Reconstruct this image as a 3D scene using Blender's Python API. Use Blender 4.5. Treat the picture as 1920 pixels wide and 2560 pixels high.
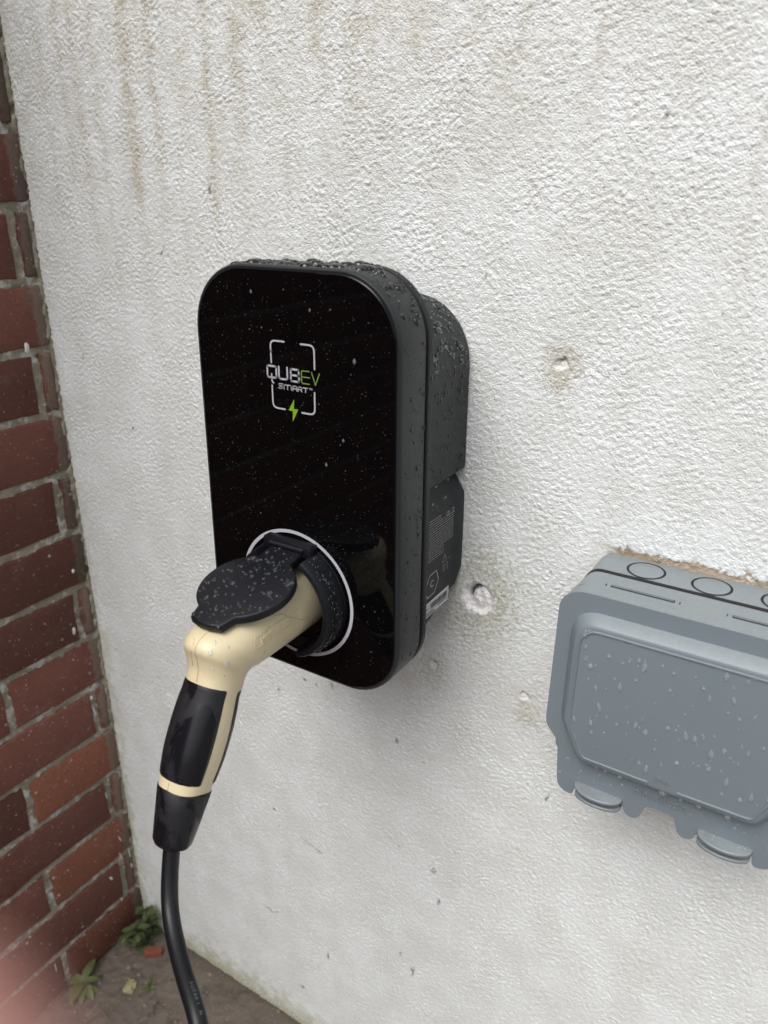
import bpy, bmesh, math, random
import numpy as np
from mathutils import Vector, Matrix

# ---------------------------------------------------------------- scene, camera, sky, sun, exposure
for o in list(bpy.data.objects):
    bpy.data.objects.remove(o, do_unlink=True)
S = bpy.context.scene
COL = S.collection
R = math.radians

CAM = Vector((0.78737, -0.53804, 1.05169))
yaw, pitch, roll = 0.56148, 0.38802, 0.00208
fwd = Vector((-math.sin(yaw) * math.cos(pitch), math.cos(yaw) * math.cos(pitch), -math.sin(pitch)))
rgt = Vector((math.cos(yaw), math.sin(yaw), 0))
upv = rgt.cross(fwd)
rgt, upv = rgt * math.cos(roll) + upv * math.sin(roll), upv * math.cos(roll) - rgt * math.sin(roll)
cd = bpy.data.cameras.new('camera')
cam = bpy.data.objects.new('camera', cd)
COL.objects.link(cam)
m3 = Matrix((rgt, upv, -fwd)).transposed()
cam.matrix_world = Matrix.Translation(CAM) @ m3.to_4x4()
cd.sensor_fit = 'HORIZONTAL'
cd.sensor_width = 36.0
cd.lens = 1905.5 * 36.0 / 1920.0
cd.clip_start = 0.002
cd.clip_end = 400
cd.dof.use_dof = True
cd.dof.focus_distance = 0.62
cd.dof.aperture_fstop = 9.5
S.camera = cam

SUN_ELEV, SUN_AZ = R(54), R(-4)      # azimuth measured from -y (behind the camera) towards +x
wd = bpy.data.worlds.new('World')
S.world = wd
wd.use_nodes = True
nt = wd.node_tree
nt.nodes.clear()
wo = nt.nodes.new('ShaderNodeOutputWorld')
bg = nt.nodes.new('ShaderNodeBackground')
sk = nt.nodes.new('ShaderNodeTexSky')
hs = nt.nodes.new('ShaderNodeHueSaturation')
sk.sky_type = 'NISHITA'
sk.sun_disc = False
sk.sun_elevation = SUN_ELEV
sundir = Vector((math.sin(SUN_AZ) * math.cos(SUN_ELEV), -math.cos(SUN_AZ) * math.cos(SUN_ELEV), math.sin(SUN_ELEV)))
sk.sun_rotation = math.atan2(sundir.x, sundir.y)
sk.dust_density = 6.0
sk.air_density = 1.0
hs.inputs['Saturation'].default_value = 0.42      # overcast sky: nearly grey
bg.inputs['Strength'].default_value = 0.15
nt.links.new(sk.outputs[0], hs.inputs['Color'])
nt.links.new(hs.outputs[0], bg.inputs[0])
nt.links.new(bg.outputs[0], wo.inputs[0])

sl = bpy.data.lights.new('sun', 'SUN')
sl.energy = 0.8
sl.angle = R(45)
sl.color = (1.0, 1.0, 0.995)
so = bpy.data.objects.new('sun', sl)
COL.objects.link(so)
so.rotation_euler = (-sundir).to_track_quat('-Z', 'Y').to_euler()

S.view_settings.view_transform = 'Standard'
S.view_settings.look = 'None'
S.view_settings.gamma = 1.0
S.view_settings.use_curve_mapping = False
S.view_settings.exposure = 0.30
S.render.resolution_x, S.render.resolution_y = 768, 1024
S.cycles.max_bounces = 7
S.cycles.use_denoising = True
S.cycles.denoising_input_passes = 'RGB_ALBEDO_NORMAL'
S.cycles.diffuse_bounces = 3
S.cycles.transmission_bounces = 6
S.cycles.caustics_reflective = False
S.cycles.caustics_refractive = False

rng = np.random.default_rng(7)
random.seed(11)

# ---------------------------------------------------------------- material helpers
class NT:
    def __init__(s, name):
        s.m = bpy.data.materials.new(name)
        s.m.use_nodes = True
        s.t = s.m.node_tree
        s.t.nodes.clear()
        s.out = s.n('ShaderNodeOutputMaterial')
        s.b = s.n('ShaderNodeBsdfPrincipled')
        s.l(s.b.outputs[0], s.out.inputs['Surface'])
    def n(s, typ, **kw):
        x = s.t.nodes.new(typ)
        for k, v in kw.items():
            setattr(x, k, v)
        return x
    def l(s, a, b):
        s.t.links.new(a, b)
    def pos(s, scale=(1, 1, 1)):
        g = s.n('ShaderNodeNewGeometry')
        mp = s.n('ShaderNodeMapping')
        mp.inputs['Scale'].default_value = scale
        s.l(g.outputs['Position'], mp.inputs['Vector'])
        return mp.outputs[0]
    def noise(s, scale, detail=3, rough=.55, vec=None, dist=0.0):
        x = s.n('ShaderNodeTexNoise')
        x.inputs['Scale'].default_value = scale
        x.inputs['Detail'].default_value = detail
        x.inputs['Roughness'].default_value = rough
        x.inputs['Distortion'].default_value = dist
        s.l(vec if vec is not None else s.pos(), x.inputs['Vector'])
        return x.outputs['Fac']
    def ramp(s, fac, stops):
        x = s.n('ShaderNodeValToRGB')
        e = x.color_ramp.elements
        while len(e) < len(stops):
            e.new(0.5)
        for el, (p, c) in zip(e, stops):
            el.position = p
            el.color = (c, c, c, 1) if not isinstance(c, (tuple, list)) else (*c, 1)
        s.l(fac, x.inputs[0])
        return x.outputs[0]
    def mix(s, fac, a, b, mode='MIX'):
        x = s.n('ShaderNodeMix', data_type='RGBA', blend_type=mode)
        for sock, v in ((x.inputs[0], fac), (x.inputs[6], a), (x.inputs[7], b)):
            if hasattr(v, 'links') or hasattr(v, 'is_linked'):
                s.l(v, sock)
            elif isinstance(v, (tuple, list)):
                sock.default_value = (*v, 1)
            else:
                sock.default_value = v
        return x.outputs[2]
    def math(s, op, a, b=None):
        x = s.n('ShaderNodeMath', operation=op)
        for sock, v in zip(x.inputs, (a, b)):
            if v is None:
                continue
            if hasattr(v, 'is_linked'):
                s.l(v, sock)
            else:
                sock.default_value = v
        return x.outputs[0]
    def attr(s, name):
        x = s.n('ShaderNodeAttribute', attribute_name=name)
        return x.outputs['Fac']
    def bump(s, h, dist, strength=1.0):
        x = s.n('ShaderNodeBump')
        x.inputs['Distance'].default_value = dist
        x.inputs['Strength'].default_value = strength
        s.l(h, x.inputs['Height'])
        s.l(x.outputs[0], s.b.inputs['Normal'])
    def set(s, **kw):
        for k, v in kw.items():
            sock = s.b.inputs[k]
            if hasattr(v, 'is_linked'):
                s.l(v, sock)
            elif isinstance(v, (tuple, list)):
                sock.default_value = (*v, 1) if len(v) == 3 else v
            else:
                sock.default_value = v
        return s

def plain(name, col, rough=.5, spec=.5, bumpy=0, bscale=800, var=0.12, vscale=60, **kw):
    k = NT(name)
    nz = k.noise(vscale, 4)
    lo = tuple(c * (1 - var) for c in col)
    hi = tuple(min(1, c * (1 + var)) for c in col)
    k.set(**{'Base Color': k.mix(nz, lo, hi), 'Roughness': rough, 'Specular IOR Level': spec})
    if bumpy:
        k.bump(k.noise(bscale, 3), bumpy)
    if kw:
        k.set(**kw)
    return k.m

# painted roughcast render (mottling, stains, dirt and painted hole shade come as attributes of the wall sheet)
k = NT('white_render')
base = k.mix(k.attr('mottle'), (.68, .712, .705), (.755, .795, .81))
base = k.mix(k.attr('grime'), base, (.64, .645, .615))
base = k.mix(k.attr('stain'), base, (.475, .45, .375))
base = k.mix(k.attr('algae'), base, (.34, .335, .19))
base = k.mix(k.attr('bare'), base, k.mix(k.attr('mottle'), (.29, .225, .16), (.42, .34, .26)))
base = k.mix(k.attr('filler'), base, (.85, .85, .855))
base = k.mix(k.attr('dark'), base, (.055, .045, .038))
k.set(**{'Base Color': base, 'Roughness': .62, 'Specular IOR Level': .35})
# stippled relief: sand grains, drawn out by the brush in places
g_ = k.n('ShaderNodeNewGeometry'); sp_ = k.n('ShaderNodeSeparateXYZ'); cb_ = k.n('ShaderNodeCombineXYZ')
k.l(g_.outputs['Position'], sp_.inputs[0]); k.l(sp_.outputs['X'], cb_.inputs['X']); k.l(sp_.outputs['Z'], cb_.inputs['Y'])
def flat_map(deg, sc):
    a_ = k.n('ShaderNodeMapping'); a_.inputs['Rotation'].default_value = (0, 0, R(deg))
    b_ = k.n('ShaderNodeMapping'); b_.inputs['Scale'].default_value = sc
    k.l(cb_.outputs[0], a_.inputs['Vector']); k.l(a_.outputs[0], b_.inputs['Vector'])
    return b_.outputs[0]
v1 = k.n('ShaderNodeTexVoronoi', voronoi_dimensions='2D', feature='F1'); v1.inputs['Scale'].default_value = 700
k.l(flat_map(33, (.8, 1.05, 1)), v1.inputs['Vector'])
v2 = k.n('ShaderNodeTexNoise', noise_dimensions='2D'); v2.inputs['Scale'].default_value = 760; v2.inputs['Detail'].default_value = 3
k.l(flat_map(-14, (.72, 1.05, 1)), v2.inputs['Vector'])
hm = k.math('SUBTRACT', k.math('MULTIPLY', v2.outputs['Fac'], .9), k.math('MULTIPLY', k.math('POWER', v1.outputs['Distance'], 1.6), 1.0))
k.bump(hm, .00050, 1.0)
bn_ = [q for q in k.t.nodes if q.type == 'BUMP'][0]
k.l(k.attr('rough'), bn_.inputs['Strength'])
M_WALL = k.m

# bricks
def brick_mat(name, ca, cb, cc):
    k = NT(name)
    n1 = k.noise(26, 4, .6)
    n2 = k.noise(160, 4, .65)
    base = k.mix(n1, ca, cb)
    base = k.mix(k.ramp(n2, [(.45, 0.0), (.8, .7)]), base, cc)
    sm = k.ramp(k.noise(14, 3, .6, k.pos((1, 1, 2))), [(.60, 0.0), (.75, .42)])
    base = k.mix(sm, base, (.17, .145, .125))
    gg = k.n('ShaderNodeNewGeometry'); sx_ = k.n('ShaderNodeSeparateXYZ'); k.l(gg.outputs['Position'], sx_.inputs[0])
    ycor = k.math('ADD', sx_.outputs['Y'], k.math('MULTIPLY', k.math('SUBTRACT', k.noise(70, 4, .65), .5), .022))
    mr = k.n('ShaderNodeMapRange'); k.l(ycor, mr.inputs[0])
    mr.inputs[1].default_value = -.0155; mr.inputs[2].default_value = -.0125; mr.inputs[3].default_value = 0; mr.inputs[4].default_value = .85
    base = k.mix(mr.outputs[0], base, k.mix(n2, (.135, .098, .078), (.205, .165, .132)))     # mortar smeared over the brick ends
    oi = k.n('ShaderNodeObjectInfo')
    base = k.mix(1.0, base, k.ramp(oi.outputs['Random'], [(0, .68), (1, 1.35)]), 'MULTIPLY')
    # paint spatter
    clus = k.ramp(k.noise(11, 3, .6), [(.36, 0.0), (.55, 1.0)])
    for sc, th, a in ((230, .16, .6), (120, .12, .75), (60, .09, .8)):
        v = k.n('ShaderNodeTexVoronoi')
        v.inputs['Scale'].default_value = sc
        k.l(k.pos(), v.inputs['Vector'])
        keep = k.ramp(k.noise(sc * .55, 2), [(.52, 0.0), (.58, 1.0)])
        f = k.math('MULTIPLY', k.math('MULTIPLY', k.ramp(v.outputs['Distance'], [(th, 1.0), (th + .05, 0.0)]), keep), clus)
        base = k.mix(k.math('MULTIPLY', f, a), base, (.52, .49, .47))
    k.set(**{'Base Color': base, 'Roughness': .8, 'Specular IOR Level': .3})
    k.bump(k.noise(300, 6, .75), .0024, .9)
    return k.m
M_BRICK = brick_mat('dark_brick', (.122, .044, .033), (.178, .073, .053), (.085, .040, .033))
M_BRICKR = brick_mat('red_brick', (.165, .058, .037), (.22, .085, .05), (.12, .05, .037))

k = NT('lime_mortar')
n1 = k.noise(40, 4, .6)
n2 = k.noise(300, 4, .7)
base = k.mix(n1, (.255, .225, .17), (.38, .345, .275))
base = k.mix(k.ramp(k.noise(22, 4, .65), [(.5, 0.0), (.68, .6)]), base, (.155, .145, .085))
base = k.mix(k.ramp(n2, [(.4, 0.0), (.8, .6)]), base, (.26, .235, .20))
wp = k.math('MULTIPLY', k.ramp(k.noise(55, 5, .72), [(.53, 0.0), (.58, 1.0)]), k.attr('joint'))
base = k.mix(wp, base, (.52, .51, .48))
k.set(**{'Base Color': base, 'Roughness': .9, 'Specular IOR Level': .2})
k.bump(k.noise(600, 5, .7), .0012, .9)
M_MORTAR = k.m

k = NT('dirty_concrete')
n1 = k.noise(9, 5, .65)
n2 = k.noise(120, 5, .7)
n3 = k.noise(520, 3, .6)
base = k.mix(n1, (.105, .084, .068), (.165, .138, .116))
base = k.mix(k.ramp(n2, [(.45, 0.0), (.75, .6)]), base, (.155, .130, .110))
base = k.mix(k.ramp(n3, [(.66, 0.0), (.74, .7)]), base, (.30, .27, .24))
base = k.mix(k.ramp(k.noise(16, 4, .6), [(.52, 0.0), (.72, .6)]), base, (.055, .050, .034))
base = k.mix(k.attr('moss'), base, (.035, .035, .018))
k.set(**{'Base Color': base, 'Roughness': k.ramp(n1, [(.3, .55), (.7, .85)]), 'Specular IOR Level': .4})
k.bump(n3, .0012, .7)
M_GROUND = k.m

k = NT('black_glass')
k.set(**{'Base Color': (.0016, .0016, .002), 'Roughness': .05, 'Specular IOR Level': .27})
k.bump(k.noise(60, 2), .00002, .5)
M_GLASS = k.m
M_FRAME = plain('charcoal_plastic', (.018, .0205, .023), .46, .33, .00006, 2500, .10, 25)
M_FRAMED = plain('charcoal_groove', (.010, .011, .015), .35, .5)
M_REAR = plain('charcoal_matte_plastic', (.021, .0235, .0255), .52, .33, .00008, 2200, .10, 25)
M_SOCK = plain('black_socket_plastic', (.0042, .005, .0078), .48, .32, .00005, 2500, .15, 40)
M_LIDP = plain('black_flap_plastic', (.0055, .0064, .0098), .5, .36, .00006, 2200, .15, 40)
M_HOLE = plain('socket_dark', (.004, .004, .005), .6, .3)
M_PRINTW = plain('white_print', (.47, .47, .52), .35, .5, 0, 0, .06, 400)
M_PRINTG = plain('green_print', (.20, .36, .025), .35, .5, 0, 0, .15, 300)
M_PRINTE = plain('thin_green_print', (.20, .30, .07), .35, .5, 0, 0, .15, 300)
M_PRINTD = plain('grey_print', (.25, .255, .25), .4, .4)
M_STICK = plain('white_sticker', (.52, .53, .55), .35, .5)
M_INK = plain('black_ink', (.02, .02, .02), .4, .4)

k = NT('cream_plastic')
n1 = k.noise(26, 4, .6)
base = k.mix(n1, (.60, .515, .325), (.68, .605, .42))
base = k.mix(k.ramp(k.noise(45, 4, .6), [(.56, 0.0), (.8, .4)]), base, (.52, .40, .22))
base = k.mix(k.ramp(k.noise(520, 2, .5), [(.78, 0.0), (.80, .6)]), base, (.20, .14, .08))
k.set(**{'Base Color': base, 'Roughness': .36, 'Specular IOR Level': .45, 'Subsurface Weight': 0.0})
k.bump(k.noise(900, 3), .00005, .5)
M_CREAM = k.m
M_SEAM = plain('seam_dirt', (.25, .18, .10), .7, .3)

k = NT('wet_black_rubber')
n1 = k.noise(45, 5, .6, k.pos((1.0, 1.0, .35)), .8)
w = k.ramp(n1, [(.47, 0.0), (.53, 1.0)])
k.set(**{'Base Color': k.mix(w, (.011, .011, .014), (.006, .006, .009)),
         'Roughness': k.ramp(n1, [(.47, .55), (.53, .2)]), 'Specular IOR Level': .36})
k.bump(k.noise(1400, 3), .00008, .6)
M_RUBBER = k.m
M_CABLE = plain('black_cable_sheath', (.0045, .005, .0075), .42, .4, .00008, 900, .25, 50)

k = NT('grey_box_plastic')
n1 = k.noise(18, 4, .6)
n2 = k.noise(240, 4, .7)
g = k.n('ShaderNodeNewGeometry')
sx = k.n('ShaderNodeSeparateXYZ')
k.l(g.outputs['Normal'], sx.inputs[0])
base = k.mix(n1, (.160, .199, .226), (.185, .223, .251))
dust = k.math('MULTIPLY', k.ramp(sx.outputs['Z'], [(.45, 0.0), (.9, 1.0)]), k.ramp(n2, [(.3, .25), (.7, .75)]))
base = k.mix(dust, base, (.25, .275, .28))          # settled dust on upward faces
grn = k.math('MULTIPLY', k.ramp(sx.outputs['Z'], [(.5, 0.0), (.9, 1.0)]), k.ramp(k.noise(38, 5, .7), [(.56, 0.0), (.72, .45)]))
base = k.mix(grn, base, (.24, .245, .18))
k.set(**{'Base Color': base, 'Roughness': .40, 'Specular IOR Level': .45})
k.bump(k.noise(1800, 3), .00004, .5)
M_BOX = k.m
M_GASKET_GAP = plain('black_gasket_and_gap_shade', (.012, .012, .013), .6, .3)

k = NT('darkened_water')
k.set(**{'Base Color': (.16, .17, .18), 'Roughness': 0.02, 'IOR': 1.5, 'Transmission Weight': 1.0})  # clear drops tinted dark so they read as dark spots
M_WATER = k.m
k = NT('lightened_water')
k.set(**{'Base Color': (.42, .46, .52), 'Roughness': 0.03, 'IOR': 1.65, 'Transmission Weight': .935})  # pale body colour stands in for light caught in the drops
M_WATERF = k.m
k = NT('fine_rain_specks')
k.set(**{'Base Color': (.30, .33, .36), 'Roughness': .12, 'IOR': 1.33, 'Transmission Weight': .6})  # grey body colour stands in for sky glints in the specks
M_SPECK = k.m
k = NT('water_film')
k.t.nodes.remove(k.b)
tr = k.n('ShaderNodeBsdfTransparent')
gl = k.n('ShaderNodeBsdfGlossy')
gl.inputs['Roughness'].default_value = .03
lwt = k.n('ShaderNodeLayerWeight')
lwt.inputs['Blend'].default_value = .5
fzp = k.math('POWER', lwt.outputs['Facing'], 2.2)
fzo = k.math('ADD', k.math('MULTIPLY', fzp, .7), .06)
tr.inputs['Color'].default_value = (1, 1, 1, 1)
mx = k.n('ShaderNodeMixShader')
k.l(fzo, mx.inputs[0]); k.l(tr.outputs[0], mx.inputs[1]); k.l(gl.outputs[0], mx.inputs[2])
df = k.n('ShaderNodeBsdfDiffuse'); df.inputs['Color'].default_value = (.62, .67, .72, 1)  # pale diffuse share lightens the drops in place of refracted light
mx2 = k.n('ShaderNodeMixShader'); mx2.inputs[0].default_value = .20
k.l(mx.outputs[0], mx2.inputs[1]); k.l(df.outputs[0], mx2.inputs[2])
k.l(mx2.outputs[0], k.out.inputs['Surface'])
M_FILM = k.m

def leaf_mat(name, a, b, c):
    k = NT(name)
    base = k.mix(k.noise(45, 4), a, b)
    base = k.mix(k.ramp(k.noise(140, 4, .7), [(.5, 0.0), (.75, .6)]), base, c)
    k.set(**{'Base Color': base, 'Roughness': .38, 'Specular IOR Level': .5, 'Transmission Weight': 0.0})
    k.bump(k.noise(260, 3), .0008, .6)
    return k.m
M_LEAF = leaf_mat('weed_leaf', (.045, .07, .022), (.085, .115, .045), (.12, .135, .09))
M_LEAF2 = leaf_mat('rosette_leaf', (.075, .10, .032), (.13, .15, .06), (.16, .17, .09))
M_STEM = plain('weed_stem', (.09, .08, .045), .6)
M_TERRA = plain('terracotta', (.20, .065, .04), .75, .3, .0008, 300, .25, 80)
M_LICH = plain('yellow_lichen', (.36, .32, .19), .85, .2, .0012, 500, .3, 200)
M_TWIG = plain('dry_twig', (.20, .15, .10), .8, .2)
M_PAINT = plain('white_paint_splash', (.62, .61, .59), .6, .4)
M_VOID = plain('hole_shadow', (.015, .013, .012), .9, .1)
k = NT('skin')
k.set(**{'Base Color': k.mix(k.noise(90, 3), (.56, .27, .23), (.63, .32, .27)), 'Roughness': .5, 'Specular IOR Level': .4})
k.bump(k.noise(700, 3), .0003, .5)
M_SKIN = k.m
M_NAIL = plain('fingernail', (.72, .50, .44), .25, .5)

# ---------------------------------------------------------------- mesh helpers
WL = {}
def wloc(o):
    return WL.get(o.name, Vector((0, 0, 0))) if o else Vector((0, 0, 0))
def tag(o, label=None, cat=None, group=None, kind=None):
    if label: o['label'] = label
    if cat: o['category'] = cat
    if group: o['group'] = group
    if kind: o['kind'] = kind
    return o
def thing(name, label, cat, loc=(0, 0, 0), group=None):
    o = bpy.data.objects.new(name, None)
    COL.objects.link(o)
    o.empty_display_size = .02
    o.location = loc
    WL[o.name] = Vector(loc)
    return tag(o, label, cat, group)
def mk(name, V, F, mat, parent=None, smooth=True, loc=None, sharp=35, kind=None, label=None):
    """One mesh object; V are world coordinates."""
    org = Vector(loc) if loc is not None else wloc(parent)
    V = np.asarray(V, float) - np.array(org)
    me = bpy.data.meshes.new(name)
    me.from_pydata(V.tolist(), [], [tuple(int(i) for i in f) for f in F])
    bm = bmesh.new(); bm.from_mesh(me)
    bmesh.ops.recalc_face_normals(bm, faces=bm.faces)
    bm.to_mesh(me); bm.free()
    if smooth:
        me.polygons.foreach_set('use_smooth', [True] * len(me.polygons))
        me.set_sharp_from_angle(angle=R(sharp))
    me.materials.append(mat)
    o = bpy.data.objects.new(name, me)
    COL.objects.link(o)
    if parent is not None:
        o.parent = parent
        o.location = org - wloc(parent)
    else:
        o.location = org
    WL[o.name] = org
    if kind: o['kind'] = kind
    if label: o['label'] = label
    return o
class MB:
    def __init__(s): s.V = []; s.F = []
    def add(s, V, F):
        b = len(s.V)
        s.V += [tuple(v) for v in V]
        s.F += [tuple(i + b for i in f) for f in F]
    def build(s, name, mat, parent=None, **kw): return mk(name, s.V, s.F, mat, parent, **kw)
def loft(rings, cap0=True, cap1=True, closed=True):
    V = []; F = []
    n = len(rings[0])
    for r in rings: V += [tuple(v) for v in r]
    for i in range(len(rings) - 1):
        for j in range(n if closed else n - 1):
            a, b = i * n + j, i * n + (j + 1) % n
            F.append((a, b, b + n, a + n))
    if cap0: F.append(tuple(range(n))[::-1])
    if cap1: F.append(tuple((len(rings) - 1) * n + j for j in range(n)))
    return V, F
def boxm(x0, x1, y0, y1, z0, z1, b=0.0):
    if b <= 0:
        V = [(x, y, z) for x in (x0, x1) for y in (y0, y1) for z in (z0, z1)]
        F = [(0, 1, 3, 2), (4, 6, 7, 5), (0, 4, 5, 1), (2, 3, 7, 6), (0, 2, 6, 4), (1, 5, 7, 3)]
        return V, F
    bm = bmesh.new()
    bmesh.ops.create_cube(bm, size=1)
    for v in bm.verts:
        v.co = Vector(((x0 + x1) / 2 + v.co.x * (x1 - x0), (y0 + y1) / 2 + v.co.y * (y1 - y0), (z0 + z1) / 2 + v.co.z * (z1 - z0)))
    bmesh.ops.bevel(bm, geom=list(bm.edges), offset=b, segments=2, affect='EDGES', profile=.5)
    bm.verts.index_update()
    V = [tuple(v.co) for v in bm.verts]; F = [tuple(v.index for v in f.verts) for f in bm.faces]
    bm.free()
    return V, F
def rrect(x0, x1, z0, z1, r, n=10):
    pts = []
    rs = r if isinstance(r, (list, tuple)) else (r,) * 4
    for (cx, cz, a0), rr in zip(((x1 - rs[0], z1 - rs[0], 0), (x0 + rs[1], z1 - rs[1], 90), (x0 + rs[2], z0 + rs[2], 180), (x1 - rs[3], z0 + rs[3], 270)), rs):
        for i in range(n + 1):
            a = R(a0 + 90 * i / n)
            pts.append((cx + rr * math.cos(a), cz + rr * math.sin(a)))
    return pts
def tube(path, rad, n=12, cap=True):
    P = [Vector(p) for p in path]
    rings = []
    t0 = (P[1] - P[0]).normalized()
    up = Vector((1, 0, 0)) if abs(t0.x) < .9 else Vector((0, 0, 1))
    nrm = (up - t0 * up.dot(t0)).normalized()
    for i, q in enumerate(P):
        t = (P[min(i + 1, len(P) - 1)] - P[max(i - 1, 0)]).normalized()
        nrm = (nrm - t * nrm.dot(t)).normalized()
        bn = t.cross(nrm)
        r = rad[i] if isinstance(rad, (list, tuple)) else rad
        rings.append([q + (nrm * math.cos(2 * math.pi * j / n) + bn * math.sin(2 * math.pi * j / n)) * r for j in range(n)])
    return loft(rings, cap, cap)
def catmull(pts, m=8):
    P = [Vector(p) for p in pts]
    P = [P[0] * 2 - P[1]] + P + [P[-1] * 2 - P[-2]]
    out = []
    for i in range(1, len(P) - 2):
        a, b, c, d = P[i - 1:i + 3]
        for j in range(m):
            t = j / m
            out.append(.5 * ((2 * b) + (c - a) * t + (2 * a - 5 * b + 4 * c - d) * t * t + (3 * b - a - 3 * c + d) * t ** 3))
    out.append(P[-2])
    return out
def fold(n, k=6):
    return n
def fftnoise(h, w, lo, hi, seed, ang=None, asp=1.0, dx=1.0):
    """Band-passed noise, wavelengths lo..hi (metres), optional streak direction."""
    r = np.random.default_rng(seed)
    f = np.fft.rfft2(r.standard_normal((h, w)))
    ky = np.fft.fftfreq(h, dx)[:, None]; kx = np.fft.rfftfreq(w, dx)[None, :]
    if ang is not None:
        c, s = math.cos(ang), math.sin(ang)
        u = kx * c + ky * s; v = -kx * s + ky * c
        kk = np.sqrt((u * asp) ** 2 + v ** 2)
    else:
        kk = np.sqrt(kx ** 2 + ky ** 2)
    filt = np.exp(-(kk * lo) ** 2) * (1 - np.exp(-(kk * hi) ** 2))
    o = np.fft.irfft2(f * filt, s=(h, w))
    return o / (o.std() + 1e-12)
def grid_mesh(name, P, mat, attrs=None, parent=None, loc=(0, 0, 0)):
    """P: (h,w,3) world positions -> big smooth grid mesh via foreach_set."""
    h, w, _ = P.shape
    me = bpy.data.meshes.new(name)
    nv = h * w; nf = (h - 1) * (w - 1)
    me.vertices.add(nv)
    me.vertices.foreach_set('co', (P - np.array(loc)).astype(np.float32).ravel())
    idx = np.arange(nv).reshape(h, w)
    q = np.stack([idx[:-1, :-1], idx[:-1, 1:], idx[1:, 1:], idx[1:, :-1]], -1).reshape(-1)
    me.loops.add(nf * 4)
    me.loops.foreach_set('vertex_index', q.astype(np.int32))
    me.polygons.add(nf)
    me.polygons.foreach_set('loop_start', (np.arange(nf) * 4).astype(np.int32))
    me.polygons.foreach_set('use_smooth', np.ones(nf, bool))
    for k_, v in (attrs or {}).items():
        a = me.attributes.new(k_, 'FLOAT', 'POINT')
        a.data.foreach_set('value', v.astype(np.float32).ravel())
    me.update(calc_edges=True)
    me.materials.append(mat)
    o = bpy.data.objects.new(name, me)
    COL.objects.link(o)
    if parent is not None:
        o.parent = parent
        o.location = Vector(loc) - wloc(parent)
    else:
        o.location = loc
    WL[o.name] = Vector(loc)
    return o
def text_mesh(s, size, xf, ext=0.0):
    """Text laid out by xf(u, v, w) -> world; returns V, F."""
    cu = bpy.data.curves.new('t', 'FONT')
    cu.body = s; cu.size = size; cu.extrude = ext; cu.align_x = 'CENTER'; cu.align_y = 'CENTER'
    cu.resolution_u = 3
    ob = bpy.data.objects.new('t', cu)
    COL.objects.link(ob)
    bpy.context.view_layer.update()
    me = bpy.data.meshes.new_from_object(ob.evaluated_get(bpy.context.evaluated_depsgraph_get()))
    V = [xf(v.co.x, v.co.y, v.co.z) for v in me.vertices]
    F = [tuple(p.vertices) for p in me.polygons]
    bpy.data.objects.remove(ob); bpy.data.curves.remove(cu); bpy.data.meshes.remove(me)
    return V, F

# ---------------------------------------------------------------- rendered white wall (real relief)
DX = 0.00098
xs = np.arange(-0.0, 0.865, DX); zs = np.arange(-0.012, 1.27, DX)
nx, nz = len(xs), len(zs)
X, Z = np.meshgrid(xs, zs)
sg = lambda a: 1 / (1 + np.exp(-a))
def lumps(spacing, sig, seed, ang=0.0, asp=1.0):
    """Round sand nibs thrown at random: sparse impulses smoothed into separate bumps."""
    r = np.random.default_rng(seed)
    imp = (r.random((nz, nx)) < (DX / spacing) ** 2) * r.gamma(2.0, .5, (nz, nx))
    ky = np.fft.fftfreq(nz, DX)[:, None]; kx = np.fft.rfftfreq(nx, DX)[None, :]
    c, s_ = math.cos(ang), math.sin(ang)
    u = kx * c + ky * s_; v = -kx * s_ + ky * c
    g = np.exp(-2 * (math.pi * sig) ** 2 * ((u * asp) ** 2 + v ** 2))
    n = np.fft.irfft2(np.fft.rfft2(imp) * g, s=(nz, nx))
    n = np.sqrt(np.maximum(n, 0))
    kk = np.sqrt(kx ** 2 + ky ** 2)
    n = np.fft.irfft2(np.fft.rfft2(n) * (1 - np.exp(-(kk * .0062) ** 2)), s=(nz, nx))      # keep the grain tight
    return (n - n.mean()) / n.std()
w1 = fftnoise(nz, nx, .06, .2, 5, None, 1, DX); w2 = fftnoise(nz, nx, .05, .2, 6, None, 1, DX)
wa, wb = sg(w1 * 2.2), sg(w2 * 2.0 - .3)
g1 = lumps(.0026, .00075, 1) + .28 * lumps(.0052, .0013, 11)
g2 = lumps(.0027, .00072, 2, R(-35), 1.6) + .28 * lumps(.0055, .0013, 12, R(-35), 1.4)
g3 = lumps(.0027, .00072, 3, R(12), 1.6) + .28 * lumps(.0055, .0013, 13, R(12), 1.4)
tex = g1 * (1 - .7 * wb) + (g2 * (1 - wa) + g3 * wa) * .7 * wb
tex = np.clip(tex, -2.0, 2.3) * .9
amp = .00027 * (1 + .16 * w1)
amp *= .74 + .26 * np.clip((Z - .35) / .5, 0, 1)
nibs = np.clip(fftnoise(nz, nx, .003, .01, 8, None, 1, DX) - 1.7, 0, 2)
hgt = tex * amp + nibs * .0004 + fftnoise(nz, nx, .006, .02, 4, None, 1, DX) * .00009
stain = np.zeros_like(X); algae = np.zeros_like(X); dark = np.zeros_like(X); bare = np.zeros_like(X); filler = np.zeros_like(X)
nm = sg(fftnoise(nz, nx, .004, .02, 12, None, 1, DX) * 1.5); nl = sg(fftnoise(nz, nx, .015, .06, 13, None, 1, DX) * 1.5)
wob = fftnoise(nz, 8, .01, .08, 14, None, 1, DX)[:, :1] * .0016
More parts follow.
